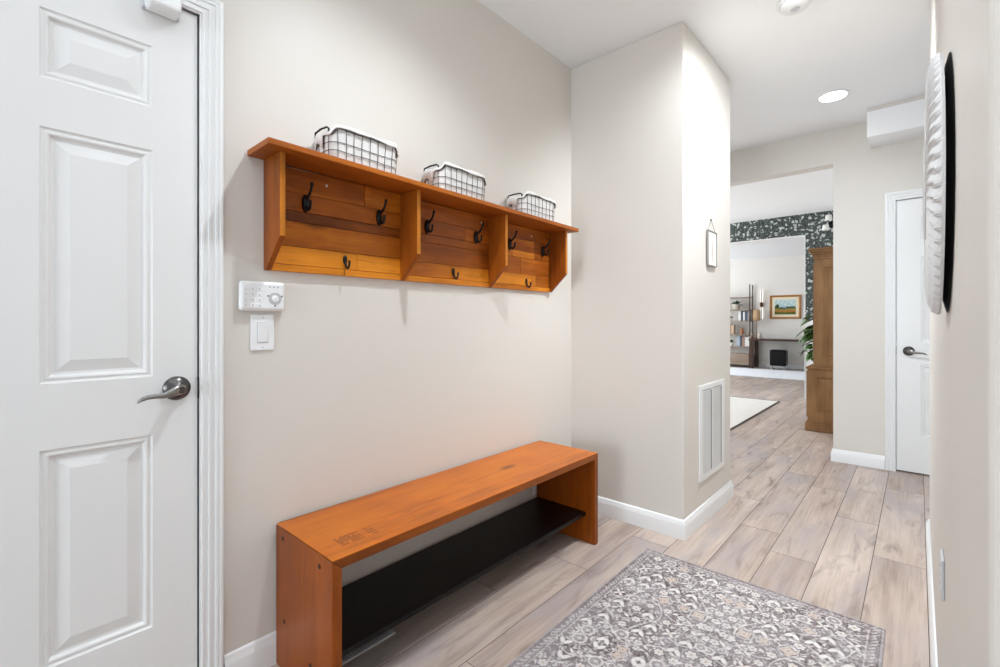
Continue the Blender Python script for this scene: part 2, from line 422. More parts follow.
# six-panel doors
PR = [(0,0),(.003,-.0035),(.007,-.0045),(.012,-.0025),(.016,-.0035),(.021,-.0105),(.027,-.0115),(.056,-.0035)]
def door_slab(name, M, a0, a1, face, st=.109):
    """six moulded panels on a slab from a0 to a1; face = y of its front"""
    b = MB(); b.M = M
    w = a1-a0; mull = .100; pw = (w - 2*st - mull)/2
    xs = [a0, a0+st, a0+st+pw, a0+st+pw+mull, a1-st, a1]
    zs = [.012, .275, .816, .98, 1.616, 1.737, 1.909, 2.047]
    for i in range(5):
        for k in range(7):
            x0, x1, z0, z1 = xs[i], xs[i+1], zs[k], zs[k+1]
            if i in (1, 3) and k in (1, 3, 5):
                rings = [[(x0+o, face+h, z0+o), (x1-o, face+h, z0+o), (x1-o, face+h, z1-o), (x0+o, face+h, z1-o)] for o, h in PR]
                b.rings(rings, True, False, True)
            else:
                b.poly([(x0,face,z0),(x1,face,z0),(x1,face,z1),(x0,face,z1)])
    f0 = face - .036
    b.poly([(a0,f0,.012),(a1,f0,.012),(a1,f0,2.047),(a0,f0,2.047)])
    for (p, q) in (((a0,.012),(a1,.012)),((a1,.012),(a1,2.047)),((a1,2.047),(a0,2.047)),((a0,2.047),(a0,.012))):
        b.poly([(p[0],face,p[1]),(q[0],face,q[1]),(q[0],f0,q[1]),(p[0],f0,p[1])])
    bm_o = b.build(name, M_white)
    # weld the tiles so the face shades as one piece
    me = bm_o.data; bm = bmesh.new(); bm.from_mesh(me); bmesh.ops.remove_doubles(bm, verts=bm.verts, dist=1e-5)
    bmesh.ops.recalc_face_normals(bm, faces=bm.faces); bm.to_mesh(me); bm.free()
    struct(bm_o); bm_o['_b'] = [0,0,0]
    return bm_o

def lever(M, cx, cz, face, sgn, door):
    """round rose, neck and a waved lever reaching to sgn along x"""
    b = MB(); b.M = M
    b.lathe([(.0,0),(.0345,.0),(.0345,.006),(.031,.011),(.022,.017),(.0155,.020),(.0130,.022),(.0120,.040),(.0,.040)], (cx, face, cz), 'Y', 32, False, False)
    rose = b.build('door_rose', M_nickeld, door, smooth=True, ang=30)
    b = MB(); b.M = M
    pts = []; rad = []
    ctrl = [(.000,.042,0),(.010,.050,.000),(.025,.054,-.006),(.042,.054,-.011),(.060,.053,-.011),(.077,.052,-.012),(.091,.050,-.017),(.100,.049,-.024)]
    hw = [.0155,.0150,.0115,.0085,.0070,.0065,.0058,.0035]; th = [.0110,.0100,.0075,.0060,.0055,.0050,.0042,.0028]
    rings = []
    for (x, y, z), a, t in zip(ctrl, hw, th):
        rings.append([(cx+sgn*x, face+y+t*math.cos(q), cz+z+a*math.sin(q)) for q in [2*math.pi*k/12 for k in range(12)]])
    b.rings([[(cx-sgn*.012, face+.042+.007*math.cos(2*math.pi*k/12), cz+.010*math.sin(2*math.pi*k/12)) for k in range(12)]] + rings, True, True, True)
    lv = b.build('lever_handle', M_nickel, door, smooth=True, ang=60)
    b = MB(); b.M = M
    b.lathe([(.0,.0),(.0095,.0),(.0095,.004),(.0065,.0045),(.0065,.003),(.004,.003),(.004,.006),(0,.006)], (cx, face+.053, cz), 'Y', 20, False, False)
    b.build('lock_button', M_nickeld, lv, smooth=True, ang=30)

d1 = door_slab('door_1', ML, DO0+.004, .4325, -.004)
lever(ML, .380, .941, -.004, -1, d1)
b = MB(); b.M = ML; b.box(.4327, .4357, -.030, .001, .905, .968); b.build('latch_plate', M_black, d1)
d2 = door_slab('door_2', MF, -.1225, F2B-.004, -.006, .137)
lever(MF, -.052, .913, -.006, 1, d2)
b = MB(); b.M = MF; b.box(-.1256, -.1228, -.030, .001, .885, .945); b.build('latch_plate', M_nickeld, d2)

# white contact box at the head of the near door
t = thing('door_sensor', (LW+.03, .335, 2.0), 'white rounded sensor box at the top of the near panelled door', 'sensor')
b = MB(); b.box(LW-.002, LW+.058, .302, .380, 2.0, 2.052); b.build('housing', M_plastic, t, bevel=.011, seg=4)
b = MB(); b.box(LW-.003, LW+.012, .297, .384, 2.003, 2.048); b.build('mounting_plate', M_plasticg, t, bevel=.002)

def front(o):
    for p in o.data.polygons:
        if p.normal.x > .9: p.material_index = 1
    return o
# ------------------------------------------------------------------ coat rack
def sz(y): return 1.683 - .013*(y-.57)
t = rack = thing('coat_rack', (LW, 1.42, 1.30), 'stained wooden wall coat rack with three hook bays and a top shelf', 'coat rack')
XF = -1.474; XB = LW+.0008
b = MB(); y0, y1 = .57, 2.268
b.hexa([(XB,y0,sz(y0)-.0185),(-1.434,y0,sz(y0)-.0185),(-1.434,y1,sz(y1)-.0185),(XB,y1,sz(y1)-.0185)],
       [(XB,y0,sz(y0)),(-1.434,y0,sz(y0)),(-1.434,y1,sz(y1)),(XB,y1,sz(y1))])
b.build('top_shelf', W_shelf, t, bevel=.0015)
for i, yy in enumerate((.62, 1.1525, 1.682, 2.196)):
    b = MB(); b.tone = (.35, .62, .5, .42)[i]
    zt = sz(yy+.01) - .0190
    prof = [(XB,1.303),(XB+.018,1.303),(XF,1.402),(XF,zt),(XB,zt)]
    b.hexa([(x, yy, z) for x, z in prof], [(x, yy+.0175, z) for x, z in prof])
    front(b.build('divider' if i in (1, 2) else 'side_panel', [W_Z, W_rackedge], t, bevel=.001))
# back of random-width boards, some of them butt-jointed
b = MB(); rnd = random.Random(11)
rows = [(1.3035,1.3265),(1.328,1.3895),(1.391,1.475),(1.4765,1.512),(1.5135,1.5745),(1.576,1.668)]
bays = [(.6378, 1.152), (1.1703, 1.6815), (1.6998, 2.1955)]
tones = [[.82,.80,.56,.22,.54,.44],[.72,.60,.46,.40,.46,.42],[.66,.58,.40,.52,.44,.38]]
for bi, (ya, yb) in enumerate(bays):
    for ri, (za, zb) in enumerate(rows):
        cuts = [ya, yb]
        if bi == 0 and ri == 1: cuts = [ya, .953, yb]
        if bi == 0 and ri == 5: cuts = [ya, .985, yb]
        if bi == 0 and ri == 0: cuts = [ya, .90, yb]
        if bi == 1 and ri == 4: cuts = [ya, 1.52, yb]
        if bi == 1 and ri == 1: cuts = [ya, 1.45, yb]
        if bi == 2 and ri in (3, 4): cuts = [ya, 1.86, 2.05, yb]
        if bi == 2 and ri == 2: cuts = [ya, 1.93, yb]
        if bi == 2 and ri == 1: cuts = [ya, 2.02, 2.06, yb]
        for ca, cb in zip(cuts, cuts[1:]):
            b.tone = min(1, max(0, tones[bi][ri] + rnd.uniform(-.10, .10)))
            th = .017 + rnd.uniform(-.0012, .0012) + (.002 if ri == 0 else 0)
            b.box(XB, LW+th, ca+.0006, cb-.0006, za, min(zb, sz(yb)-.0190))
b.build('back_panel', W_back, t, bevel=.0008)

def coat_hook(y, z, double=True):
    b = MB(); x = LW+.0185
    if double:
        # oval plate
        rings = []
        for (s, h) in ((1, 0), (1, .004), (.85, .009), (.45, .012)):
            rings.append([(x+h, y+.0130*s*math.cos(a), z-.002+.031*s*math.sin(a)) for a in [2*math.pi*k/16 for k in range(16)]])
        b.rings(rings, True, True, True)
        up = [(.004,.006),(.012,.013),(.022,.019),(.033,.027),(.042,.038),(.047,.049),(.049,.056)]
        b.tube([(x+a, y, z+c) for a, c in up], [.0052,.0052,.005,.0045,.0042,.0044,.0062], 8)
        b.lathe([(.001,-.006),(.005,-.004),(.0066,0),(.005,.004),(.001,.006)], (x+.049, y, z+.057), 'Z', 10)
        lo = [(.004,-.008),(.012,-.020),(.022,-.027),(.032,-.024),(.038,-.013),(.039,-.002)]
        b.tube([(x+a, y, z+c) for a, c in lo], [.0058,.0056,.005,.0046,.0044,.0050], 8)
        b.lathe([(.001,-.005),(.0045,-.003),(.0056,0),(.0045,.003),(.001,.005)], (x+.039, y, z+.0), 'Z', 10)
    else:
        rings = []
        for (s, h) in ((1, 0), (1, .002), (.8, .004), (.4, .0055)):
            rings.append([(x+h, y+.0085*s*math.cos(a), z+.012+.017*s*math.sin(a)) for a in [2*math.pi*k/14 for k in range(14)]])
        b.rings(rings, True, True, True)
        lo = [(.003,.004),(.006,-.008),(.012,-.018),(.021,-.021),(.029,-.015),(.032,-.003),(.031,.006)]
        b.tube([(x+a, y, z+c) for a, c in lo], [.0048,.0046,.0043,.0042,.004,.0042,.0050], 8)
    return b.build('coat_hook' if double else 'small_hook', M_black, rack, smooth=True, ang=50)
for y, z in ((.752,1.545),(1.048,1.545),(1.288,1.545),(1.588,1.540),(1.835,1.538),(2.122,1.533)): coat_hook(y, z)
for y, z in ((.902,1.351),(1.443,1.350),(1.975,1.340)): coat_hook(y, z, False)
for y, z in ((.830,1.622),(1.628,1.614),(2.022,1.602)):
    b = MB(); b.lathe([(0,0),(.0055,0),(.0045,.0025),(0,.003)], (LW+.0175, y, z), 'X', 12, False, False)
    b.build('screw_cap', plain('pale_screw', lin(210, 190, 165), .4), rack, smooth=True)['label'] = 'pale screw cap'

# ------------------------------------------------------------------ wire baskets on the rack's shelf
def rrect(hx, hy, r, n=5, per=None):
    pts = []
    for (cx, cy, a0) in ((hx-r, hy-r, 0), (-hx+r, hy-r, 90), (-hx+r, -hy+r, 180), (hx-r, -hy+r, 270)):
        for k in range(n+1):
            a = R(a0 + 90*k/n); pts.append((cx + r*math.cos(a), cy + r*math.sin(a)))
    # resample evenly
    if per:
        out = []; P = pts + [pts[0]]
        ln = [math.dist(P[i], P[i+1]) for i in range(len(pts))]; tot = sum(ln)
        for k in range(per):
            d = tot*k/per; i = 0
            while d > ln[i]: d -= ln[i]; i += 1
            q = d/ln[i]; out.append((P[i][0]+(P[i+1][0]-P[i][0])*q, P[i][1]+(P[i+1][1]-P[i][1])*q))
        return out
    return pts
def make_basket(seed, loc, label):
    rnd = random.Random(seed)
    t = thing('wire_basket', loc, label, 'basket', 'lined wire baskets on the coat rack')
    ox, oy, oz = loc
    HX, HY, H, rc = .066, .142, .116, .036
    nW = 24
    def taper(z): return 1 - .05*(1 - z/H)
    def rimz(x, y):       # the rim dips at both ends
        e = max(0, min(1, (abs(y)/HY - .80)/.14)); return H - .022*(e*e*(3-2*e))
    def ringpts(zf, out=0, per=104):
        res = []
        for (x, y) in rrect(HX+out, HY+out, rc, 6, per):
            z = zf(x, y); k = taper(z); res.append((ox+x*k, oy+y*k, oz+z))
        return res
    b = MB()
    for zf in (lambda x, y: .004, lambda x, y: .034 + .001*math.sin(40*y+seed), lambda x, y: .062 + .001*math.sin(33*x+30*y+seed)):
        b.tube(ringpts(zf), .00115, 5, loop=True)
    b.tube(ringpts(rimz), .0022, 6, loop=True); b.tube(ringpts(lambda x, y: rimz(x, y)-.008), .0014, 5, loop=True)
    for (x, y) in rrect(HX, HY, rc, 6, nW):
        zt = rimz(x, y); p = []
        wob = rnd.uniform(-.002, .002)
        for k in range(6):
            z = .004 + (zt-.004)*k/5; s = taper(z); w = wob*math.sin(math.pi*k/5)
            p.append((ox+x*s, oy+y*s+w, oz+z))
        b.tube(p, .00115, 5)
    # bottom grid
    for k in range(-3, 4):
        y = k*.038; b.tube([(ox-.058, oy+y, oz+.0045), (ox+.058, oy+y, oz+.0045)], .0011, 4)
    b.build('wire_frame', M_wire, t, smooth=True, ang=60)
    for s in (-1, 1):
        b = MB(); yy = oy + s*(HY-.003)
        b.tube([(ox-.046, yy, oz+H-.022), (ox-.046, yy, oz+H-.011), (ox-.040, yy+s*.004, oz+H-.006), (ox, yy+s*.006, oz+H-.004), (ox+.040, yy+s*.004, oz+H-.006), (ox+.046, yy, oz+H-.011), (ox+.046, yy, oz+H-.022)], .0036, 7)
        b.build('handle', M_black, t, smooth=True, ang=60)
    # cloth liner: up the inside, over the rim, hanging outside with an uneven hem
    per = 104; prof = []
    ph = [rnd.uniform(0, 6.3) for _ in range(4)]
    def hem(i):
        a = 2*math.pi*i/per
        return .007 + .003*math.sin(3*a+ph[0]) + .002*math.sin(7*a+ph[1])
    base = rrect(HX, HY, rc, 6, per); rings = []
    def ring(off, zfun):
        r_ = []
        for i, (x, y) in enumerate(rrect(HX+off, HY+off, max(.008, rc+off), 6, per)):
            bx, by = base[i]
            z = zfun(i, bx, by); k = taper(max(0, min(H, z))); 
            wr = .0015*math.sin(i*1.1+ph[2])*(1 if off > -.01 else .3)
            r_.append((ox+x*k+wr*.5, oy+y*k+wr, oz+z))
        return r_
    puff = lambda i: .0025*math.sin(5*2*math.pi*i/per+ph[3])
    rings.append(ring(-.006, lambda i, x, y: .007)); rings.append(ring(-.004, lambda i, x, y: .030)); rings.append(ring(-.0035, lambda i, x, y: .060))
    rings.append(ring(-.004, lambda i, x, y: rimz(x, y)-.006))
    rings.append(ring(-.003, lambda i, x, y: rimz(x, y)+.003+puff(i)))
    rings.append(ring(.001, lambda i, x, y: rimz(x, y)+.006+puff(i)))
    rings.append(ring(.0042, lambda i, x, y: rimz(x, y)+.003+puff(i)))
    rings.append(ring(.0050, lambda i, x, y: rimz(x, y)-.5*hem(i)))
    rings.append(ring(.0055, lambda i, x, y: rimz(x, y)-hem(i)-((.030+.012*math.sin(x*90)) if (y < -HY*.93 and x < .02) else 0)))
    b = MB(); b.rings(rings, True, True, False)
    lo = b.build('cloth_liner', M_cloth, t, smooth=True, ang=80)
    so = lo.modifiers.new('thick', 'SOLIDIFY'); so.thickness = .002; so.offset = 0
    t.rotation_euler = (-.013, 0, 0)
    return t
for sd, cy, lb in ((1, .922, 'wire basket with white cloth liner, nearest the panelled door on the rack shelf'),
                   (2, 1.405, 'wire basket with white cloth liner at the middle of the rack shelf'),
                   (3, 1.952, 'wire basket with white cloth liner at the far right end of the rack shelf')):
    make_basket(sd, (-1.526, cy, sz(cy)+.0008), lb)

# ------------------------------------------------------------------ keypad and switch
t = thing('alarm_keypad', (LW, .614, 1.165), 'white alarm keypad with round dial above the light switch', 'keypad')
b = MB(); b.box(LW+.0006, LW+.023, .5415, .6815, 1.168, 1.264); b.build('body', M_plastic, t, bevel=.012, seg=4)
fx = LW+.0230
for r_ in range(4):
    for c_ in range(3):
        yy = .558 + c_*.0205; zz = 1.238 - r_*.0175
        b = MB(); b.box(fx-.001, fx+.0012, yy-.0085, yy+.0085, zz-.0066, zz+.0066); kb = b.build('key', M_plastic, t, bevel=.001)
        ch = '123456789*0#'[r_*3+c_]
        cu = bpy.data.curves.new('digit', 'FONT'); cu.body = ch; cu.size = .0085; cu.align_x = 'CENTER'; cu.align_y = 'CENTER'
        tmp = bpy.data.objects.new('digit_text', cu); COL.objects.link(tmp)
        dg = bpy.context.evaluated_depsgraph_get(); me = bpy.data.meshes.new_from_object(tmp.evaluated_get(dg))
        bpy.data.objects.remove(tmp); bpy.data.curves.remove(cu)
        me.materials.clear(); me.materials.append(M_ink)
        mt = Matrix(((0,0,1,fx+.0014-LW),(1,0,0,yy-.614),(0,1,0,zz-1.165),(0,0,0,1))); me.transform(mt)
        do = bpy.data.objects.new('digit', me); COL.objects.link(do); do.parent = kb
dy, dz = .648, 1.209
b = MB(); b.lathe([(.0,0),(.0205,0),(.0205,.0012),(.0170,.0016),(.0165,.0006),(.0,.0006)], (fx-.0004, dy, dz), 'X', 32, False, False); b.build('dial_ring', M_plasticg, t, smooth=True, ang=30)
b = MB(); b.lathe([(0,0),(.0115,0),(.0115,.0022),(.0100,.003),(0,.003)], (fx, dy, dz), 'X', 28, False, False); b.build('dial_button', M_plastic, t, smooth=True, ang=30)
for a in (90-68, 90+68+0, 270):
    yy, zz = dy+.0232*math.cos(R(a)), dz+.0232*math.sin(R(a))
    b = MB(); b.lathe([(0,0),(.0030,0),(.0026,.001),(0,.0012)], (fx-.0002, yy, zz), 'X', 12, False, False); b.build('mode_button', M_ink, t)
for k in range(3):
    b = MB(); b.box(fx-.0004, fx+.0004, .6315+k*.0125-.0016, .6315+k*.0125+.0016, 1.2452, 1.2484); b.build('status_light', M_ink, t)

def plate(name, M, c, z, label, cat, kind, hh=.0585, mat=None):
    t = thing(name, tuple(M @ Vector((c, 0, z-.0575))), label, cat)
    b = MB(); b.M = M; b.box(c-.0365, c+.0365, .0004, .0062, z-hh, z+hh); b.build('cover_plate', mat or M_plastic, t, bevel=.0025, seg=3)
    if kind == 'switch':
        b = MB(); b.M = M; b.box(c-.0175, c+.0175, .0055, .0072, z-.034, z+.034); b.build('rocker_frame', M_plasticg, t, bevel=.0008)
        b = MB(); b.M = M
        b.hexa([(c-.0155,.006,z-.031),(c+.0155,.006,z-.031),(c+.0155,.0092,z-.031),(c-.0155,.0092,z-.031)],
               [(c-.0155,.006,z+.031),(c+.0155,.006,z+.031),(c+.0155,.0135,z+.031),(c-.0155,.0135,z+.031)])
        b.build('rocker', M_plastic, t, bevel=.001)
    else:
        for s in (-1, 1):
            b = MB(); b.M = M; b.lathe([(0,0),(.0165,0),(.0165,.0004),(.014,.0006),(0,.0006)], (c, .006, z+s*.0195), 'Y', 20, False, False)
            k = b.build('socket', M_plastic, t, smooth=True, ang=30)
            b = MB(); b.M = M
            for dx in (-.0062, .0062): b.box(c+dx-.001, c+dx+.001, 0.0065, .0069, z+s*.0195-.001, z+s*.0195+.006)
            b.build('slot', M_ink, k)
    for s in (-1, 1):
        if kind != 'switch' and s == 1: continue
        zz = z + s*.0485 if kind == 'switch' else z
        b = MB(); b.M = M; b.lathe([(0,0),(.0028,0),(.0022,.001),(0,.0012)], (c, .0061, zz), 'Y', 10, False, False); b.build('screw', M_plasticg, t)
    return t
plate('light_switch', ML, .6155, 1.0985, 'white rocker light switch below the alarm keypad', 'light switch', 'switch')
plate('wall_outlet', ML, 2.093, .225, 'white wall outlet half hidden behind the far end of the bench', 'outlet', 'outlet')
MR = Matrix(((0, -1, 0, RX), (-1, 0, 0, 0), (0, 0, 1, 0), (0, 0, 0, 1)))     # right wall: out=-X
plate('wall_outlet', MR, -1.49, .547, 'pale grey wall outlet seen edge-on low on the right wall', 'outlet', 'outlet', .046, M_plasticg)

# ------------------------------------------------------------------ bench
t = bench = thing('bench', (-1.40, 1.38, 0), 'orange-brown wooden plank bench with a black lower shelf', 'bench')
BX0, BX1, BY0, BY1, BH, BT = -1.588, -1.217, .655, 2.107, .464, .031
b = MB(); b.tone = .5
prof = [(BY0, BH), (BY1, BH), (BY1-BT+.001, BH-BT), (BY0+BT-.001, BH-BT)]      # mitred ends
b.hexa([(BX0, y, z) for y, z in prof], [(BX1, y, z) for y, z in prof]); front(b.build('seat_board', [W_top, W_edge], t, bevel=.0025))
for s in (0, 1):
    b = MB(); b.tone = .45 if s == 0 else .40
    if s == 0: prof = [(BY0, .001), (BY0+BT, .001), (BY0+BT, BH-BT-.001), (BY0, BH-.002)]
    else: prof = [(BY1-BT, .001), (BY1, .001), (BY1, BH-.002), (BY1-BT, BH-BT-.001)]
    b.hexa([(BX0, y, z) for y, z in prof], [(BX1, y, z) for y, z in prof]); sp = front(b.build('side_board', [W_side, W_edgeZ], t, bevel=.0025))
    if s == 0:
        for xx, zz in ((-1.535,.430),(-1.290,.425),(-1.525,.165),(-1.345,.110)):
            b = MB(); b.lathe([(0,0),(.0075,0),(.0075,.001),(0,.001)], (xx, BY0-.0011, zz), 'Y', 14, False, False)
            b.build('nail_plug', plain('nail_iron', lin(44, 28, 20), .6), sp)
b = MB(); b.box(-1.580, -1.269, BY0+BT+.0005, BY1-BT-.0005, .139, .157); b.build('lower_shelf', M_blackm, t, bevel=.0012)['label'] = 'black lower shelf'
# shelf cleats below the black board
for s in (0, 1):
    b = MB(); yy = BY0+BT+.0005 if s == 0 else BY1-BT-.0185
    b.box(-1.57, -1.33, yy, yy+.018, .118, .1388); b.build('shelf_cleat', W_dark, t)
# worn rubber-stamp mark on the seat: rows of illegible dark dashes
b = MB(); rnd = random.Random(5); zt = BH + .0003
def stampblock(xc, y0, y1, n):
    w = .050
    for r_ in range(n):
        x = xc + (r_-(n-1)/2)*w/n*1.25
        y = y0
        while y < y1:
            l = rnd.uniform(.003, .010); 
            if rnd.random() < .93: b.poly([(x-.0042,y,zt),(x+.0042,y,zt),(x+.0042,min(y+l,y1),zt),(x-.0042,min(y+l,y1),zt)])
            y += l + .0013
stampblock(-1.308, .722, .800, 5); stampblock(-1.308, .822, .850, 4)
for (xa, ya, xb, yb, w_) in ((-1.583,.665,-1.583,.95,.007),(-1.578,.70,-1.580,.90,.004),(-1.300,.668,-1.302,.712,.006),(-1.252,1.80,-1.246,2.06,.0028),(-1.30,1.83,-1.292,1.98,.0020),(-1.575,2.00,-1.578,2.09,.004)):
    n_ = 16
    for q in range(n_):
        if rnd.random() < .2: continue
        xq = xa+(xb-xa)*q/n_; y0_ = ya+(yb-ya)*q/n_; y1_ = ya+(yb-ya)*(q+1)/n_; h_ = w_*rnd.uniform(.3, 1)/2
        b.poly([(xq-h_,y0_,zt),(xq+h_,y0_,zt),(xq+h_*.8,y1_,zt),(xq-h_*.8,y1_,zt)])
M_stamp = plain('faded_stamp', lin(138, 76, 30), .6); b.build('worn_marking', M_stamp, t)['kind'] = 'stuff'

# floor register half under the bench
t = thing('floor_register', (-1.485, .86, 0), 'pale metal floor vent on the planks under the bench', 'vent')
b = MB(); x0, x1, y0, y1 = -1.556, -1.412, .700, 1.007
for (a, c, d_, e) in ((x0, x1, y0, y0+.016), (x0, x1, y1-.016, y1), (x0, x0+.018, y0+.016, y1-.016), (x1-.018, x1, y0+.016, y1-.016)): b.box(a, c, d_, e, .0004, .007)
b.build('frame', M_plasticg, t, bevel=.002)
b = MB(); y = y0+.024
while y < y1-.02:
    b.box(x0+.018, x1-.018, y, y+.006, .001, .0055); y += .013
b.build('louvres', M_plasticg, t)

# ------------------------------------------------------------------ patterned rug
def srgb_arr(c): return np.array(lin(*c)[:3])
def make_rug(x0, x1, y0, y1):
    W, Lr = x1-x0, y1-y0; st = .0025
    nx, ny = int(W/st)+1, int(Lr/st)+1
    gx = np.linspace(-W/2, W/2, nx); gy = np.linspace(-Lr/2, Lr/2, ny)
    rng = np.random.RandomState(4)
    ground = srgb_arr((122, 110, 110)); darkc = srgb_arr((82, 72, 73)); cream = srgb_arr((216, 210, 206)); grey = srgb_arr((176, 168, 166)); peach = srgb_arr((200, 182, 170))
    img = np.zeros((ny, nx, 3)); img[:] = ground
    X, Y = np.meshgrid(gx, gy)
    # work in one quadrant and mirror; shapes drawn by local windows
    def smooth(n, amp):
        k = rng.rand(ny//n+3, nx//n+3); iy = np.arange(ny)/n; ix = np.arange(nx)/n
        i0 = iy.astype(int); j0 = ix.astype(int); fy = (iy-i0)[:, None]; fx = (ix-j0)[None, :]
        fy = fy*fy*(3-2*fy); fx = fx*fx*(3-2*fx)
        return (k[i0][:, j0]*(1-fy)*(1-fx)+k[i0+1][:, j0]*fy*(1-fx)+k[i0][:, j0+1]*(1-fy)*fx+k[i0+1][:, j0+1]*fy*fx)*amp
    def win(cx, cy, r):
        i0 = max(0, int((cy-r+Lr/2)/st)); i1 = min(ny, int((cy+r+Lr/2)/st)+2)
        j0 = max(0, int((cx-r+W/2)/st)); j1 = min(nx, int((cx+r+W/2)/st)+2)
        return slice(i0, i1), slice(j0, j1)
    def paint(sl, mask, col, a=1.0):
        m = (np.clip(mask, 0, 1)*a)[..., None]; img[sl] = img[sl]*(1-m) + col*m
    def aa(d): return np.clip(.5 - d/st, 0, 1)
    def ell(cx, cy, a, bb, ang, col, al=1.0):
        r = max(a, bb)+.006; sl = win(cx, cy, r)
        dx, dy = X[sl]-cx, Y[sl]-cy
        if dx.size == 0: return
        u = dx*math.cos(ang)+dy*math.sin(ang); v = -dx*math.sin(ang)+dy*math.cos(ang)
        # pointed leaf
        q = np.clip(1-(u/a)**2, 0, None); paint(sl, aa(np.abs(v)-bb*q), col, al*1.0)
    def flower(cx, cy, r, n, ph, c1, c2, ring=None):
        sl = win(cx, cy, r*1.4); dx, dy = X[sl]-cx, Y[sl]-cy
        if dx.size == 0: return
        rad = np.hypot(dx, dy); th = np.arctan2(dy, dx); R1 = r*(1+.16*np.cos(n*th+ph))
        paint(sl, aa(rad-R1*1.24), darkc, .95); paint(sl, aa(rad-R1), c1); paint(sl, aa(np.abs(rad-R1*.66)-r*.05), darkc, .5)
        paint(sl, aa(rad-R1*.42), c2); paint(sl, aa(rad-r*.16), darkc, .7)
    def ringc(cx, cy, r, w, col, al=1.0):
        sl = win(cx, cy, r+w*2); dx, dy = X[sl]-cx, Y[sl]-cy
        if dx.size == 0: return
        paint(sl, aa(np.abs(np.hypot(dx, dy)-r)-w), col, al)
    def line(pts, w, col, al=1.0):
        for (ax, ay), (bx, by) in zip(pts, pts[1:]):
            cx, cy = (ax+bx)/2, (ay+by)/2; l = math.hypot(bx-ax, by-ay); sl = win(cx, cy, l/2+w*3)
            px, py = X[sl]-ax, Y[sl]-ay
            if px.size == 0: continue
            h = np.clip((px*(bx-ax)+py*(by-ay))/(l*l+1e-12), 0, 1)
            paint(sl, aa(np.hypot(px-h*(bx-ax), py-h*(by-ay))-w), col, al)
    mir = [(sx, sy) for sx in (1, -1) for sy in (1, -1)]
    # fine filler leaves all over
    for _ in range(3000):
        cx, cy, an = rng.uniform(-W/2, 0), rng.uniform(-Lr/2, 0), rng.uniform(0, math.pi)
        a, bb = rng.uniform(.004, .010), rng.uniform(.0020, .0040); col = (grey, cream, darkc, grey, cream, grey)[rng.randint(6)]
        for sx, sy in mir: ell(cx*sx, cy*sy, a, bb, an*(1 if sx*sy > 0 else -1), col, .85)
    # scrolling vines
    for vy in np.arange(-Lr/2+.10, .02, .115):
        ph = rng.uniform(0, 6.28); pts = [(x, vy+.032*math.sin(x*26+ph)) for x in np.arange(-W/2+.05, .006, .008)]
        for sx, sy in mir: line([(x*sx, y*sy) for x, y in pts], .0017, cream, .8)
    for vx in np.arange(-W/2+.11, .0, .135):
        ph = rng.uniform(0, 6.28); pts = [(vx+.03*math.sin(y*22+ph), y) for y in np.arange(-Lr/2+.05, .006, .008)]
        for sx, sy in mir: line([(x*sx, y*sy) for x, y in pts], .0016, cream, .75)
    # larger motifs on a jittered lattice
    k = 0
    for iy, cy in enumerate(np.arange(-Lr/2+.078, .03, .060)):
        for ix, cx in enumerate(np.arange(-W/2+.080 + (.033 if iy % 2 else 0), .02, .066)):
            jx, jy = cx+rng.uniform(-.008, .008), cy+rng.uniform(-.008, .008); ty = rng.choice(6, p=[.30,.12,.20,.10,.06,.22]); k += 1
            r = rng.uniform(.0120, .0180); ph = rng.uniform(0, 6)
            for sx, sy in mir:
                x, y = jx*sx, jy*sy; f = 1 if sx*sy > 0 else -1
                if ty == 0: flower(x, y, r*1.15, 6, ph*f, cream, peach)
                elif ty == 1: flower(x, y, r*1.25, 4, ph*f, peach, peach*.97); ringc(x, y, r*1.62, .0016, cream, .9)
                elif ty == 2:
                    sl = win(x, y, .03); paint(sl, aa(np.hypot(X[sl]-x, Y[sl]-y)-.023), darkc, .75)
                    for a in (.5, -.5):       # paired leaves
                        ell(x+sx*.014*math.sin(a*1.6), y+sy*.008, .021, .0085, math.atan2(sy*1, sx*a*1.5), cream)
                    ell(x, y-sy*.010, .010, .007, math.pi/2, grey)
                elif ty == 3:
                    ringc(x, y, r*1.45, .0022, cream); flower(x, y, r*.75, 8, ph*f, grey, cream)
                    ringc(x, y, r*1.1, .0012, grey)
                elif ty == 4:
                    sl = win(x, y, .03); paint(sl, aa(np.hypot(X[sl]-x, Y[sl]-y)-.022), darkc, .7)
                    for q in range(4): ell(x+.014*math.cos(q*1.571+.785), y+.014*math.sin(q*1.571+.785), .013, .0055, q*1.571+.785, cream)
                    ell(x, y, .006, .006, 0, peach)
                else:
                    flower(x, y, r*.85, 5, ph*f, cream, grey)
                    ell(x+sx*.030, y+sy*.006, .013, .0055, .6*f, cream, .95); ell(x-sx*.026, y-sy*.010, .013, .0055, -.7*f, cream, .95)
    # narrow border band
    ed = np.minimum(W/2-np.abs(X), Lr/2-np.abs(Y))
    full = (slice(0, ny), slice(0, nx))
    paint(full, ((ed < .044) & (ed > .0)).astype(float), ground*.95, .45)
    paint(full, aa(np.abs(ed-.046)-.0018), cream, .5)
    for s in np.arange(-W/2+.012, .001, .021):
        for sx, sy in mir: ell(s*sx, (Lr/2-.026)*sy, .009, .0042, .5*sx*sy, cream, .5); ell(s*sx+.009*sx, (Lr/2-.033)*sy, .006, .0035, 1.4, grey, .8)
    for s in np.arange(-Lr/2+.012, .001, .021):
        for sx, sy in mir: ell((W/2-.026)*sx, s*sy, .0042, .009, .5*sx*sy, cream, .5); ell((W/2-.033)*sx, s*sy+.009*sy, .006, .0035, 1.4, grey, .8)
    paint(full, (ed < .008).astype(float), grey, .6)
    paint(full, aa(np.abs(ed-.0115)-.0015), darkc, .7)
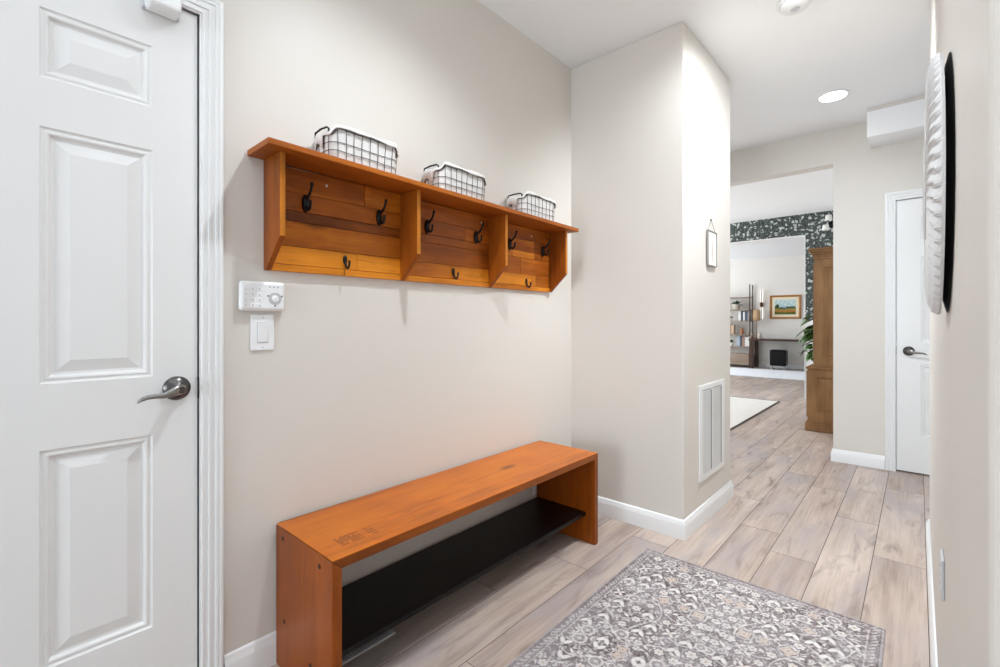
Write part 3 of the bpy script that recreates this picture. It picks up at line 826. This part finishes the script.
    # wear: faded patches and speckle
    fade = smooth(60, 1.0)*.6 + smooth(18, 1.0)*.4
    fm = np.clip((fade-.42)*2.2, 0, .42)[..., None]; img[:] = img*(1-fm) + (srgb_arr((178, 172, 173)))*fm*.55 + img*fm*.45
    img *= (1 + (rng.rand(ny, nx)-.5)*.16 + (smooth(3, 1.0)-.5)*.14)[..., None]
    img = np.clip(img*1.0, 0, 1)
    zz = .006 + (rng.rand(ny, nx)-.5)*.0008
    zz[0, :] = zz[-1, :] = .0012; zz[:, 0] = zz[:, -1] = .0012
    co = np.stack([X, Y, zz], -1).reshape(-1, 3).astype(np.float32)
    idx = np.arange(ny*nx).reshape(ny, nx)
    q = np.stack([idx[:-1, :-1], idx[:-1, 1:], idx[1:, 1:], idx[1:, :-1]], -1).reshape(-1, 4)
    me = bpy.data.meshes.new('rug'); me.vertices.add(len(co)); me.vertices.foreach_set('co', co.ravel())
    me.loops.add(q.size); me.loops.foreach_set('vertex_index', q.ravel().astype(np.int32))
    me.polygons.add(len(q)); me.polygons.foreach_set('loop_start', (np.arange(len(q))*4).astype(np.int32))
    me.update(); me.validate()
    at = me.attributes.new('pattern', 'FLOAT_COLOR', 'POINT')
    at.data.foreach_set('color', np.concatenate([img.reshape(-1, 3), np.ones((ny*nx, 1))], 1).astype(np.float32).ravel())
    me.materials.append(vcol('rug_weave', .95, .3))
    o = bpy.data.objects.new('rug', me); COL.objects.link(o); o.location = ((x0+x1)/2, (y0+y1)/2, .0006)
    return tag(o, 'faded grey floral patterned rug on the plank floor beside the bench', 'rug')
make_rug(-1.006, -.088, .69, 2.218)

# ------------------------------------------------------------------ corridor wall: return grille and pressed flower frame
t = thing('return_air_grille', (CX, 2.885, .233), 'white louvred return air grille low on the hallway wall', 'vent')
gy0, gy1, gz0, gz1 = 2.662, 3.105, .236, .775
b = MB()
gx = CX+.0006
for (a, c, d_, e) in ((gy0, gy1, gz0, gz0+.030), (gy0, gy1, gz1-.030, gz1), (gy0, gy0+.052, gz0+.03, gz1-.03), (gy1-.052, gy1, gz0+.03, gz1-.03), (2.868, 2.884, gz0+.03, gz1-.03)):
    b.box(gx, gx+.008, a, c, d_, e)
b.build('frame', M_trim, t, bevel=.002)
b = MB(); b.box(gx, gx+.0012, gy0+.04, gy1-.04, gz0+.02, gz1-.02); b.build('backing', M_slot, t)
b = MB(); z = gz0+.032
while z < gz1-.038:
    for (ya, yb) in ((gy0+.052, 2.856), (2.884, gy1-.066)):
        b.hexa([(gx+.0015, ya, z+.0040), (gx+.0015, yb, z+.0040), (gx+.0072, yb, z), (gx+.0072, ya, z)],
               [(gx+.0015, ya, z+.0085), (gx+.0015, yb, z+.0085), (gx+.0072, yb, z+.0078), (gx+.0072, ya, z+.0078)])
    z += .0125
b.build('louvres', M_trim, t)
for ya in (2.8562, gy1-.0658):
    b = MB(); z = gz0+.0385
    while z < gz1-.040:
        b.box(gx+.0012, gx+.0069, ya, ya+.0116, z, z+.0078); z += .0125
    b.build('gap_shade_column', M_dark, t)  # solid dark blocks stand for the shade in the louvre gaps

t = thing('hanging_frame', (CX, 2.862, 1.455), 'small dark metal frame with pressed flower hanging on the hallway wall', 'picture frame')
fy0, fy1, fz0, fz1 = 2.785, 2.940, 1.457, 1.662; gx = CX+.004
b = MB()
for (a, c, d_, e) in ((fy0, fy0+.0065, fz0, fz1), (fy1-.0045, fy1, fz0, fz1), (fy0+.0045, fy1-.0045, fz0, fz0+.0045), (fy0+.0045, fy1-.0045, fz1-.0045, fz1)):
    b.box(gx, gx+.011, a, c, d_, e)
b.build('frame', M_steel, t, bevel=.001)
b = MB(); b.box(gx+.004, gx+.007, fy0+.006, fy1-.006, fz0+.006, fz1-.006); b.build('glass', M_glass, t)
b = MB(); c = (2.862, 1.73)
for yy in (fy0+.012, fy1-.012):
    n = 14
    for k in range(n):
        p = Vector((gx+.004, yy, fz1)).lerp(Vector((gx+.001, c[0], c[1])), (k+.5)/n); q = (Vector((0, c[0]-yy, c[1]-fz1))).normalized()
        b.tube([p-q*.0030, p+q*.0030], .0011 if k % 2 else .0016, 5)
b.build('chain', M_steel, t)
b = MB(); b.lathe([(0,0),(.003,0),(.003,.007),(.005,.008),(.004,.010),(0,.010)], (CX-.001, c[0], c[1]), 'X', 12, False, False); b.build('nail', M_wire, t)
b = MB(); px = gx+.0078
b.tube([(px, 2.866, 1.485), (px, 2.862, 1.53), (px, 2.864, 1.60)], .0011, 5)
for k in range(9):
    z = 1.515+k*.009; s = 1 if k % 2 else -1; l = .017-.0012*k
    b.poly([(px, 2.8625, z), (px+.0004, 2.8625+s*l*.6, z+.002), (px, 2.8625+s*l, z+.010), (px+.0004, 2.8625+s*l*.4, z+.010)])
b.build('pressed_flower', plain('dried_petals', lin(196, 172, 164), .8), t)

# ------------------------------------------------------------------ carved round wall art on the right wall
t = thing('wall_medallion', (RX, 1.30, 1.14), 'round white carved wall medallion with radiating ridges on the right wall', 'wall decor')
my, mz, MRad = 1.300, 1.404, .255
b = MB(); b.lathe([(0,0),(MRad-.046,0),(MRad-.006,.0090),(MRad-.003,.0105),(0,.0105)], (RX-.0115, my, mz), 'X', 72, False, False); b.build('shadow_gap_cone', M_black, t, smooth=True, ang=30)  # black cone stands in for the shadowed gap behind the ring
b = MB(); NR = 448; rings = []
prof = [(.254,.0115,.0),(.256,.016,.25),(.250,.0255,1.0),(.232,.0320,1.0),(.210,.0345,.9),(.180,.0350,.7),(.150,.0345,.5),(.120,.034,.3),(.100,.0338,.0)]
for (r, h, amp) in prof:
    rg = []
    for k in range(NR):
        a = 2*math.pi*k/NR
        ph = (a*64/(2*math.pi) + (r-.25)*44) % 1.0
        rid = (ph/.75 if ph < .75 else (1-ph)/.25)
        rr = r - amp*.0045*(1-rid); hh = h - amp*.0055*(1-rid)
        rg.append((RX-hh, my+rr*math.cos(a), mz+rr*math.sin(a)))
    rings.append(rg)
b.rings(rings, True, True, True); b.build('carved_ring', plain('whitewashed_wood', lin(214, 213, 212), .6, bump=.2, bscale=90), t)
b = MB(); b.lathe([(0,0),(.100,0),(.101,-.0012),(.085,-.003),(.05,-.004),(0,-.004)], (RX-.0338, my, mz), 'X', 48, False, False); b.build('centre_boss', plain('whitewashed_centre', lin(206, 205, 204), .6), t, smooth=True)

# ------------------------------------------------------------------ ceiling fittings
t = thing('recessed_ceiling_light', (-.44, 3.955, CEIL), 'glowing round recessed downlight in the white hallway ceiling', 'ceiling light')
b = MB(); b.lathe([(.088,-.0004),(.098,-.0004),(.098,-.003),(.088,-.006),(.080,-.0045),(.080,-.0004)], (-.44, 3.955, CEIL), 'Z', 40, False, False); b.build('trim_ring', M_plastic, t, smooth=True, ang=30)
b = MB(); b.lathe([(0,-.001),(.0795,-.001),(.0795,-.004),(.0,-.0045)], (-.44, 3.955, CEIL), 'Z', 40, False, False); b.build('diffuser', M_diff, t)['label'] = 'glowing diffuser'
t = thing('smoke_detector', (-.449, 2.66, CEIL), 'white round smoke detector at the top edge of the ceiling', 'smoke detector')
b = MB(); b.lathe([(0,0),(.078,0),(.078,-.008),(.072,-.012),(0,-.012)], (-.449, 2.66, CEIL-.0004), 'Z', 40, False, False); b.build('base', M_plastic, t, smooth=True, ang=30)
b = MB(); b.lathe([(0,-.012),(.062,-.012),(.060,-.030),(.045,-.036),(.0,-.037)], (-.449, 2.66, CEIL-.0004), 'Z', 40, False, False); cv = b.build('cover', M_plastic, t, smooth=True, ang=30)
b = MB(); b.lathe([(.0,-.0365),(.020,-.0365),(.019,-.0390),(0,-.0395)], (-.449, 2.66, CEIL-.0004), 'Z', 24, False, False); b.build('test_button', M_plasticg, cv, smooth=True, ang=30)

# ------------------------------------------------------------------ tall oak cabinet in the dining room
HX0, HX1, HY0, HY1 = -.857, -.302, 5.745, 6.90
t = thing('china_cabinet', (-.59, 6.32, 0), 'tall brown oak cabinet with panelled sides standing in the dining room', 'cabinet')
b = MB(); b.box(HX0-.020, HX1, HY0-.018, HY1+.018, .002, .085); b.box(HX0-.012, HX1, HY0-.010, HY1+.010, .085, .105); b.build('plinth', W_hutch, t, bevel=.006)
def carcass(b, x0, x1, y0, y1, z0, z1, rail, stile):
    """box with a framed, sunk panel on its near side"""
    b.box(x0, x1, y0+.02, y1, z0, z1)
    b.box(x0, x0+stile, y0, y0+.02, z0, z1); b.box(x1-stile, x1, y0, y0+.02, z0, z1)
    b.box(x0+stile, x1-stile, y0, y0+.02, z0, z0+rail); b.box(x0+stile, x1-stile, y0, y0+.02, z1-rail, z1)
    xa, xb, za, zb = x0+stile, x1-stile, z0+rail, z1-rail
    rings = [[(xa+o, y0+h, za+o), (xb-o, y0+h, za+o), (xb-o, y0+h, zb-o), (xa+o, y0+h, zb-o)] for o, h in ((0,.002),(.008,.002),(.014,.008),(.020,.014),(.030,.015),(.050,.009))]
    b.rings(rings, True, False, True)
b = MB(); b.tone = .5; carcass(b, HX0, HX1, HY0, HY1, .105, .640, .075, .075); b.build('base_cabinet', W_hutch, t, bevel=.002)
b = MB(); b.box(HX0-.016, HX1, HY0-.014, HY1+.014, .640, .664); b.build('waist_moulding', W_hutch, t, bevel=.006, seg=3)
b = MB(); b.tone = .55; carcass(b, HX0+.058, HX1, HY0+.02, HY1-.02, .664, 1.775, .075, .070); b.build('upper_cabinet', W_hutch, t, bevel=.002)
b = MB()
for o, z0, z1 in ((.008,1.775,1.800),(.016,1.800,1.822),(.030,1.822,1.845),(.044,1.845,1.866),(.050,1.866,1.888)):
    b.box(HX0+.058-o, HX1, HY0+.02-o, HY1-.02+o, z0, z1)
b.build('cornice', W_hutch, t, bevel=.004, seg=3)
for (z0, z1, xx) in ((.135, .615, HX0), (.70, 1.74, HX0+.058)):
    for (ya, yb) in ((HY0+.06, 6.315), (6.325, HY1-.06)):
        b = MB(); rings = [[(xx-h, ya+o, z0+o), (xx-h, yb-o, z0+o), (xx-h, yb-o, z1-o), (xx-h, ya+o, z1-o)] for o, h in ((0,.0005),(0,.018),(.05,.018),(.058,.008),(.09,.014))]
        b.rings(rings, True, False, True); dd = b.build('door', W_hutch, t)
        b = MB(); yy = 6.295 if ya < 6.2 else 6.345; b.lathe([(0,0),(-.006,0),(.006,-.010),(.012,-.020),(.008,-.026),(0,-.027)], (xx-.018, yy, (z0+z1)/2), 'X', 12, False, False); b.build('knob', M_brass, dd, smooth=True)

def leaf(b, base, dirv, ln, wd, droop=.3, fold=.25):
    d = Vector(dirv).normalized(); side = d.cross(Vector((0,0,1)))
    if side.length < .01: side = Vector((1,0,0))
    side.normalize(); up = side.cross(d); L_ = []; C_ = []; R_ = []
    for k in range(7):
        q = k/6; w = wd*math.sin(math.pi*min(1, q*.92+.04))**.8 if k < 6 else 0
        p = Vector(base) + d*(ln*q) - Vector((0,0,1))*(droop*ln*q*q)
        L_.append(p - side*w + up*w*fold); C_.append(p); R_.append(p + side*w + up*w*fold)
    b.rings([L_, C_, R_], False)

# leafy plant beyond the cabinet
rnd = random.Random(9)
PX, PY = -.80, 7.20
t = thing('potted_plant', (PX, PY, 0), 'leafy green potted plant showing past the edge of the oak cabinet', 'plant')
b = MB(); b.lathe([(0,.0),(.11,0),(.145,.26),(.155,.28),(.140,.28),(.135,.25),(0,.25)], (PX, PY, .001), 'Z', 24, False, False); b.build('pot', M_pot, t, smooth=True, ang=40)
b = MB(); stems = []
for k in range(6):
    a = 2.6 + k*.30; top = Vector((PX+.20*math.cos(a), PY+.14*math.sin(a), .94+.05*k))
    pts = [Vector((PX, PY, .25)).lerp(top, q) + Vector((.02*math.sin(q*5+k), .02*math.cos(q*4+k), 0)) for q in [i/8 for i in range(9)]]
    b.tube(pts, [.009-.0006*i for i in range(9)], 6); stems.append(pts)
b.build('stem', plain('plant_stem', lin(88, 74, 44), .7), t, smooth=True)
b = MB()
for pts in stems:
    for k in range(8):
        p = pts[5 + k//2 if k < 6 else 8]; a = rnd.uniform(2.0, 4.6); leaf(b, p, (math.cos(a), math.sin(a)*.9, rnd.uniform(-.1, .6)), rnd.uniform(.16, .25), rnd.uniform(.05, .075), rnd.uniform(.3, .9), .12)
lf = b.build('foliage', M_leaf, t, smooth=True, ang=70); so = lf.modifiers.new('s', 'SOLIDIFY'); so.thickness = .0012
t = thing('trailing_plant', (-.60, 6.1, 1.889), 'small leafy greenery on top of the tall oak cabinet', 'plant')
b = MB(); b.lathe([(0,0),(.05,0),(.062,.05),(.058,.05),(0,.042)], (-.60, 6.1, 1.8895), 'Z', 16, False, False); b.build('pot', M_pot, t, smooth=True, ang=40)
b = MB()
for k in range(60):
    a = rnd.uniform(0, 6.28); leaf(b, (-.60+rnd.uniform(-.04,.04), 6.1+rnd.uniform(-.05,.05), 1.935), (math.cos(a), math.sin(a), rnd.uniform(.25, .8)), rnd.uniform(.07, .16), rnd.uniform(.014, .024), rnd.uniform(.0, .25))
lf = b.build('foliage', M_leafd, t, smooth=True, ang=70); so = lf.modifiers.new('s', 'SOLIDIFY'); so.thickness = .0012

# wall lamp on the papered wall
t = thing('wall_sconce', (-.92, DY, 2.45), 'twin white-shaded wall lamp on the dark floral wallpaper', 'wall lamp')
b = MB(); b.lathe([(0,0),(.05,0),(.05,-.012),(.02,-.02),(0,-.02)], (-.90, DY-.0005, 2.50), 'Y', 20, False, False); b.build('wall_plate', M_black, t, smooth=True, ang=40)
for dx, dz, in ((-.035, -.062), (-.002, .070)):
    b = MB(); b.tube([(-.90, DY-.02, 2.50), (-.92+dx*.6, DY-.07, 2.47+dz*.4), (-.93+dx, DY-.10, 2.475+dz)], .006, 6); ar = b.build('arm', M_black, t, smooth=True)
    b = MB(); b.lathe([(.045,0),(.036,.075)], (-.93+dx, DY-.10, 2.475+dz), 'Z', 20, False, False); sh = b.build('shade', plain('linen_shade', lin(240, 238, 232), .8), t, smooth=True)
    so = sh.modifiers.new('s', 'SOLIDIFY'); so.thickness = .002

# rugs beyond the hall
b = MB(); b.box(-3.7, -1.465, 4.95, 7.49, .0008, .010); r1 = b.build('area_rug', [rug_plain('cream_wool', lin(230, 226, 220), lin(216, 211, 204), 60)], origin=(-2.57, 6.2, 0))
tag(r1, 'cream area rug with a dark bound edge on the dining room floor', 'rug'); r1['_b'] = [-2.57, 6.2, 0]
b = MB()
for (a, c, d_, e) in ((-3.715, -3.7, 4.935, 7.505), (-1.465, -1.45, 4.935, 7.505), (-3.7, -1.465, 4.935, 4.95), (-3.7, -1.465, 7.49, 7.505)): b.box(a, c, d_, e, .0008, .012)
b.build('binding', plain('rug_binding', lin(84, 78, 74), .9), r1)
b = MB(); b.box(-4.6, -1.3, 10.5, 12.25, .0008, .014); o = b.build('area_rug', rug_plain('white_wool', lin(240, 240, 242), lin(224, 226, 230), 12), origin=(-2.95, 11.3, 0), bevel=.004)
tag(o, 'white area rug in front of the desk in the farthest room', 'rug')

# ------------------------------------------------------------------ study furniture against the farthest wall
SX0, SX1 = -4.35, -3.055; SY = BY-.02
t = thing('bookshelf', (-3.7, SY-.15, 0), 'open bookshelf of pale boards on dark posts in the farthest room', 'bookshelf')
for xx in (SX0, SX1-.035):
    for yy in (SY-.30, SY-.035):
        b = MB(); b.box(xx+.008, xx+.030, yy, yy+.024, .0005, 2.04); b.build('post', W_dark, t, bevel=.002)
levels = [.515, .815, 1.150, 1.430, 1.735]
for z in levels:
    b = MB(); b.box(SX0+.0355, SX1-.0355, SY-.30, SY-.004, z-.022, z); b.build('shelf', W_shelfgrey, t, bevel=.002)
b = MB(); b.box(SX0+.0355, SX1-.0355, SY-.30, SY-.004, .06, .33); b.build('drawer_box', W_shelfgrey, t, bevel=.003)
M_bk = [plain('book_%s' % n, c, .6) for n, c in (('white', lin(230,226,220)),('slate', lin(70,80,92)),('navy', lin(72,76,88)),('sand', lin(196,170,140)),('rust', lin(160,128,108)),('blue', lin(172,182,194)),('grey', lin(150,148,146)))]
BKN = {0:'white', 1:'slate grey', 2:'dark blue-grey', 3:'sand', 4:'dull brown', 5:'pale grey-blue', 6:'mid grey'}
LVN = {1.430: 'second', 1.150: 'third', .815: 'fourth', .515: 'lowest'}
def book(x, w, h, zl, ci, lab, grp):
    t = thing('book', (x+w/2, SY-.16, zl), lab, 'book', grp)
    b = MB(); b.box(x, x+.004, SY-.23, SY-.08, zl+.0005, zl+h); b.box(x+w-.004, x+w, SY-.23, SY-.08, zl+.0005, zl+h); b.box(x+.004, x+w-.004, SY-.23, SY-.226, zl+.0005, zl+h)
    b.build('cover', M_bk[ci], t)
    b = MB(); b.box(x+.004, x+w-.004, SY-.2258, SY-.085, zl+.004, zl+h-.005); b.build('pages', M_plastic, t)
def row(x, zl, items, place):
    n = len(items)
    for i, (w, h, ci) in enumerate(items):
        book(x, w, h, zl, ci, f'{BKN[ci]} book, {["first","second","third","fourth","fifth","sixth"][i]} from the left of the books {place}', 'books '+place)
        x += w + .002
row(-3.345, 1.150, [(.055,.235,0),(.05,.245,2),(.035,.22,0),(.06,.25,1),(.045,.235,6)], 'on the third shelf')
row(-3.62, .815, [(.05,.24,1),(.055,.25,4),(.06,.23,3)], 'on the fourth shelf')
row(-3.38, .515, [(.07,.24,5),(.05,.25,2),(.06,.26,4),(.055,.235,0),(.05,.24,0)], 'on the lowest book shelf')
def pot_plant(x, z, s, lab, potm, seed):
    rn = random.Random(seed)
    t = thing('potted_plant', (x, SY-.16, z), lab, 'plant')
    b = MB(); b.lathe([(0,0),(.07*s,0),(.095*s,.13*s),(.088*s,.13*s),(0,.115*s)], (x, SY-.16, z+.0006), 'Z', 18, False, False); b.build('pot', potm, t, smooth=True, ang=40)
    b = MB()
    for k in range(34):
        a = rn.uniform(0, 6.28); leaf(b, (x, SY-.16, z+.11*s), (math.cos(a), math.sin(a)*.6, rn.uniform(.1, 1.6)), rn.uniform(.09, .2)*s, .024*s, rn.uniform(.1, .5))
    lf = b.build('foliage', M_leafd, t, smooth=True, ang=70); so = lf.modifiers.new('s', 'SOLIDIFY'); so.thickness = .0015
pot_plant(-3.40, 1.430, 1.0, 'potted green plant on the second shelf of the far bookshelf', M_pot, 21)
pot_plant(-3.545, 1.150, .55, 'tiny green plant on the third shelf of the far bookshelf', M_bk[0], 22)
pot_plant(-3.53, .515, .7, 'small trailing green plant on the lowest shelf of the far bookshelf', M_bk[0], 23)
t = thing('vase', (-3.28, SY-.16, .815), 'small terracotta vase on the fourth shelf of the far bookshelf', 'vase')
b = MB(); b.lathe([(0,0),(.035,0),(.045,.05),(.04,.09),(.022,.12),(.028,.15),(.024,.15),(.015,.12),(0,.10)], (-3.28, SY-.16, .8156), 'Z', 18, False, False); b.build('body', plain('terracotta', lin(176, 112, 76), .7), t, smooth=True, ang=60)

# desk
t = thing('desk', (-2.2, BY-.32, 0), 'long dark-topped desk against the wall in the farthest room', 'desk')
b = MB(); b.box(-3.03, -1.35, BY-.60, BY-.02, .672, .712); b.build('desktop', W_dark, t, bevel=.003)
for xx in (-3.02, -1.46):
    for yy in (BY-.585, BY-.11):
        b = MB(); b.box(xx, xx+.085, yy, yy+.06, .0005, .6715); b.build('leg', W_dark, t, bevel=.003)
# table lamp on the desk
t = thing('table_lamp', (-2.945, BY-.2, .712), 'table lamp with tan drum shade at the left end of the desk', 'lamp')
b = MB(); b.lathe([(0,0),(.055,0),(.055,.012),(.012,.022),(.010,.34),(0,.34)], (-2.945, BY-.2, .7125), 'Z', 20, False, False); b.build('base', M_brass, t, smooth=True, ang=40)
b = MB(); b.lathe([(.085,.44),(.080,.71)], (-2.945, BY-.2, .7125), 'Z', 28, False, False); sh = b.build('lamp_shade', plain('tan_linen', lin(200, 166, 128), .8), t, smooth=True); so = sh.modifiers.new('s', 'SOLIDIFY'); so.thickness = .003
b = MB(); b.tube([(-2.945, BY-.2, 1.05), (-2.945, BY-.2, 1.18)], .006, 6); b.tube([(-3.028, BY-.2, 1.16), (-2.862, BY-.2, 1.16)], .003, 5); b.build('shade_support', M_brass, t)
for i, (x, r, h, lab) in enumerate(((-3.0, .05, .10, 'squat pale jar at the left end of the far desk'), (-2.83, .055, .14, 'round pale jug beside the lamp on the far desk'))):
    t = thing('jar', (x, BY-.42, .712), lab, 'jar')
    b = MB(); b.lathe([(0,0),(r*.7,0),(r,h*.4),(r*.85,h*.75),(r*.5,h),(r*.42,h),(0,h*.8)], (x, BY-.42, .7126), 'Z', 20, False, False); b.build('body', M_pot if i else plain('brown_glaze', lin(120, 96, 80), .4), t, smooth=True, ang=50)
    b = MB(); b.lathe([(0,0),(r*.55,0),(r*.5,.012),(.008,.018),(.01,.03),(0,.032)], (x, BY-.42, .7128+h), 'Z', 16, False, False); b.build('lid', M_pot, t, smooth=True, ang=50)
# black cabinet speaker on feet beneath the desk
t = thing('heater', (-2.45, BY-.30, 0), 'small black box heater on pale feet under the far desk', 'heater')
b = MB(); b.box(-2.625, -2.285, BY-.42, BY-.16, .085, .462); hb = b.build('casing', M_blackm, t, bevel=.035, seg=4)
b = MB()
for k in range(12): b.box(-2.59, -2.32, BY-.4235, BY-.4205, .125+k*.025, .138+k*.025)
b.build('front_grille', M_black, t)
for xx in (-2.595, -2.335):
    b = MB(); b.box(xx-.016, xx+.030, BY-.44, BY-.14, .0005, .018); b.box(xx, xx+.014, BY-.33, BY-.25, .018, .0845); b.build('foot', M_plasticg, t, bevel=.002)
# framed landscape
t = thing('framed_painting', (-2.375, BY, 1.19), 'gold-framed landscape painting of a meadow above the far desk', 'painting')
px0, px1, pz0, pz1 = -2.70, -2.05, 1.195, 1.762
b = MB(); y = BY-.001
rings = [[(px0+o, y-h, pz0+o), (px1-o, y-h, pz0+o), (px1-o, y-h, pz1-o), (px0+o, y-h, pz1-o)] for o, h in ((0,0),(0,.022),(.008,.030),(.030,.026),(.045,.016),(.045,.004))]
b.rings(rings, True, False, False); b.build('frame', M_gold, t)
b = MB(); b.box(px0+.04, px1-.04, y-.008, y-.004, pz0+.04, pz1-.04); b.build('mat_board', plain('cream_mat', lin(240, 226, 196), .8), t)
def canvas(x0, x1, z0, z1, yy):
    n, m = 90, 60; rng = np.random.RandomState(2)
    u = np.linspace(0, 1, n)[None, :].repeat(m, 0); v = np.linspace(0, 1, m)[:, None].repeat(n, 1)
    img = np.zeros((m, n, 3)); A = srgb_arr
    nz = .05*np.sin(u*9+1)+.03*np.sin(u*23)+.02*np.sin(u*41+2)
    sky = A((150,190,196))[None,None]*(1-v[..., None])+A((196,216,214))[None,None]*v[..., None]
    img[:] = sky
    cl = (np.sin(u*14+v*20)+np.sin(u*31-v*12)) > 1.0; img[cl] = A((222,226,214))
    img[v < .52+nz*.4] = A((122,140,150)); img[v < .47+nz] = A((70,92,56))
    img[v < .38+nz*.5] = A((156,140,72)); img[v < .30+nz*.3] = A((178,124,66)); img[v < .16+nz*.4] = A((96,104,52))
    tr = (np.hypot((u-.13)*1.5, v-.56) < .13); img[tr] = A((62,80,50))
    img *= (1+(rng.rand(m, n)-.5)*.35)[..., None]
    vs = [(x0+(x1-x0)*u[i, j], yy, z0+(z1-z0)*v[i, j]) for i in range(m) for j in range(n)]
    bm_ = MB()
    bm_.v = [Vector(p) for p in vs]
    for i in range(m-1):
        for j in range(n-1): bm_.af([i*n+j, i*n+j+1, (i+1)*n+j+1, (i+1)*n+j])
    o = bm_.build('canvas', vcol('painted_canvas', .6), t)
    at = o.data.attributes.new('pattern', 'FLOAT_COLOR', 'POINT')
    at.data.foreach_set('color', np.concatenate([np.clip(img, 0, 1).reshape(-1, 3), np.ones((n*m, 1))], 1).astype(np.float32).ravel())
canvas(px0+.105, px1-.105, pz0+.105, pz1-.105, y-.0095)
# tube wall lamp
t = thing('tube_wall_lamp', (-2.873, BY, 1.52), 'vertical glowing tube lamp with dark centre bracket beside the painting', 'wall lamp')
b = MB(); b.box(-2.905, -2.845, BY-.06, BY-.0005, 1.49, 1.60); b.build('bracket', M_brass, t, bevel=.004)
b = MB(); b.tube([(-2.873, BY-.067, 1.18), (-2.873, BY-.067, 1.90)], .010, 8); b.build('rod', M_black, t, smooth=True)
for z0, z1 in ((1.19, 1.485), (1.605, 1.90)):
    b = MB(); b.tube([(-2.873, BY-.040, z0), (-2.873, BY-.040, z1)], .022, 14); b.build('glass_tube', M_bulb, t, smooth=True)

# ------------------------------------------------------------------ light
W = bpy.data.worlds.new('World'); S.world = W; W.use_nodes = True
bg = W.node_tree.nodes['Background']; bg.inputs[0].default_value = (.915, 1, 1.08, 1); bg.inputs[1].default_value = .72
COOL = (.915, 1, 1.08)
def area(loc, rot, sx, sy, e, col=COOL, spread=180):
    l = bpy.data.lights.new('area', 'AREA'); l.shape = 'RECTANGLE'; l.size = sx; l.size_y = sy; l.energy = e; l.color = col; l.spread = R(spread)
    o = bpy.data.objects.new('daylight_and_fill', l); COL.objects.link(o); o.location = loc; o.rotation_euler = [R(a) for a in rot]; return o  # shared by the daylight and the added fill lights
def spot(loc, e, size=140, blend=.25, rad=.045, col=(.92,1,1.07)):
    l = bpy.data.lights.new('spot', 'SPOT'); l.energy = e; l.spot_size = R(size); l.spot_blend = blend; l.shadow_soft_size = rad; l.color = col
    o = bpy.data.objects.new('downlight', l); COL.objects.link(o); o.location = loc; return o
spot((-.905, 1.04, CEIL-.01), 72, 136, 1.0, .03)
spot((-.44, 3.955, CEIL-.012), 3, 142, .35, .07)
spot((-.34, 2.32, CEIL-.012), 185, 136, .8, .09).rotation_euler = (R(24), R(14), 0)
area((-.55, -4.4, 1.25), (90, 0, 0), 1.6, 1.8, 84)      # added fill light far behind the camera
area((-.35, -1.0, 1.2), (150, 0, 0), 1.2, .8, 14, spread=70)      # added fill light thrown forward on to the ceiling
area((-5.6, 3.95, 1.5), (0, -90, 0), 2.2, 1.2, 34)
area((-5.6, 6.4, 1.4), (0, -90, 0), 2.2, 2.8, 175)
area((-6.2, 10.6, 1.5), (0, -90, 0), 2.2, 3.6, 158)
area((2.6, 3.9, 1.5), (0, 90, 0), 2.0, 1.1, 4)

# ------------------------------------------------------------------ camera
cam = bpy.data.cameras.new('camera'); co = bpy.data.objects.new('camera', cam); COL.objects.link(co)
cam.sensor_fit = 'HORIZONTAL'; cam.sensor_width = 36; cam.lens = 36*466/1000
cam.shift_y = -(333.5-321.3)/1000; cam.clip_start = .01; cam.clip_end = 100
co.location = (0, 0, 1.135); co.rotation_euler = (R(90), 0, R(41.9))
S.camera = co
for o in S.objects:
    if '_b' in o: del o['_b']
vs = S.view_settings; vs.view_transform = 'Standard'; vs.look = 'None'; vs.exposure = 0.10; vs.gamma = 1.0; vs.use_curve_mapping = False
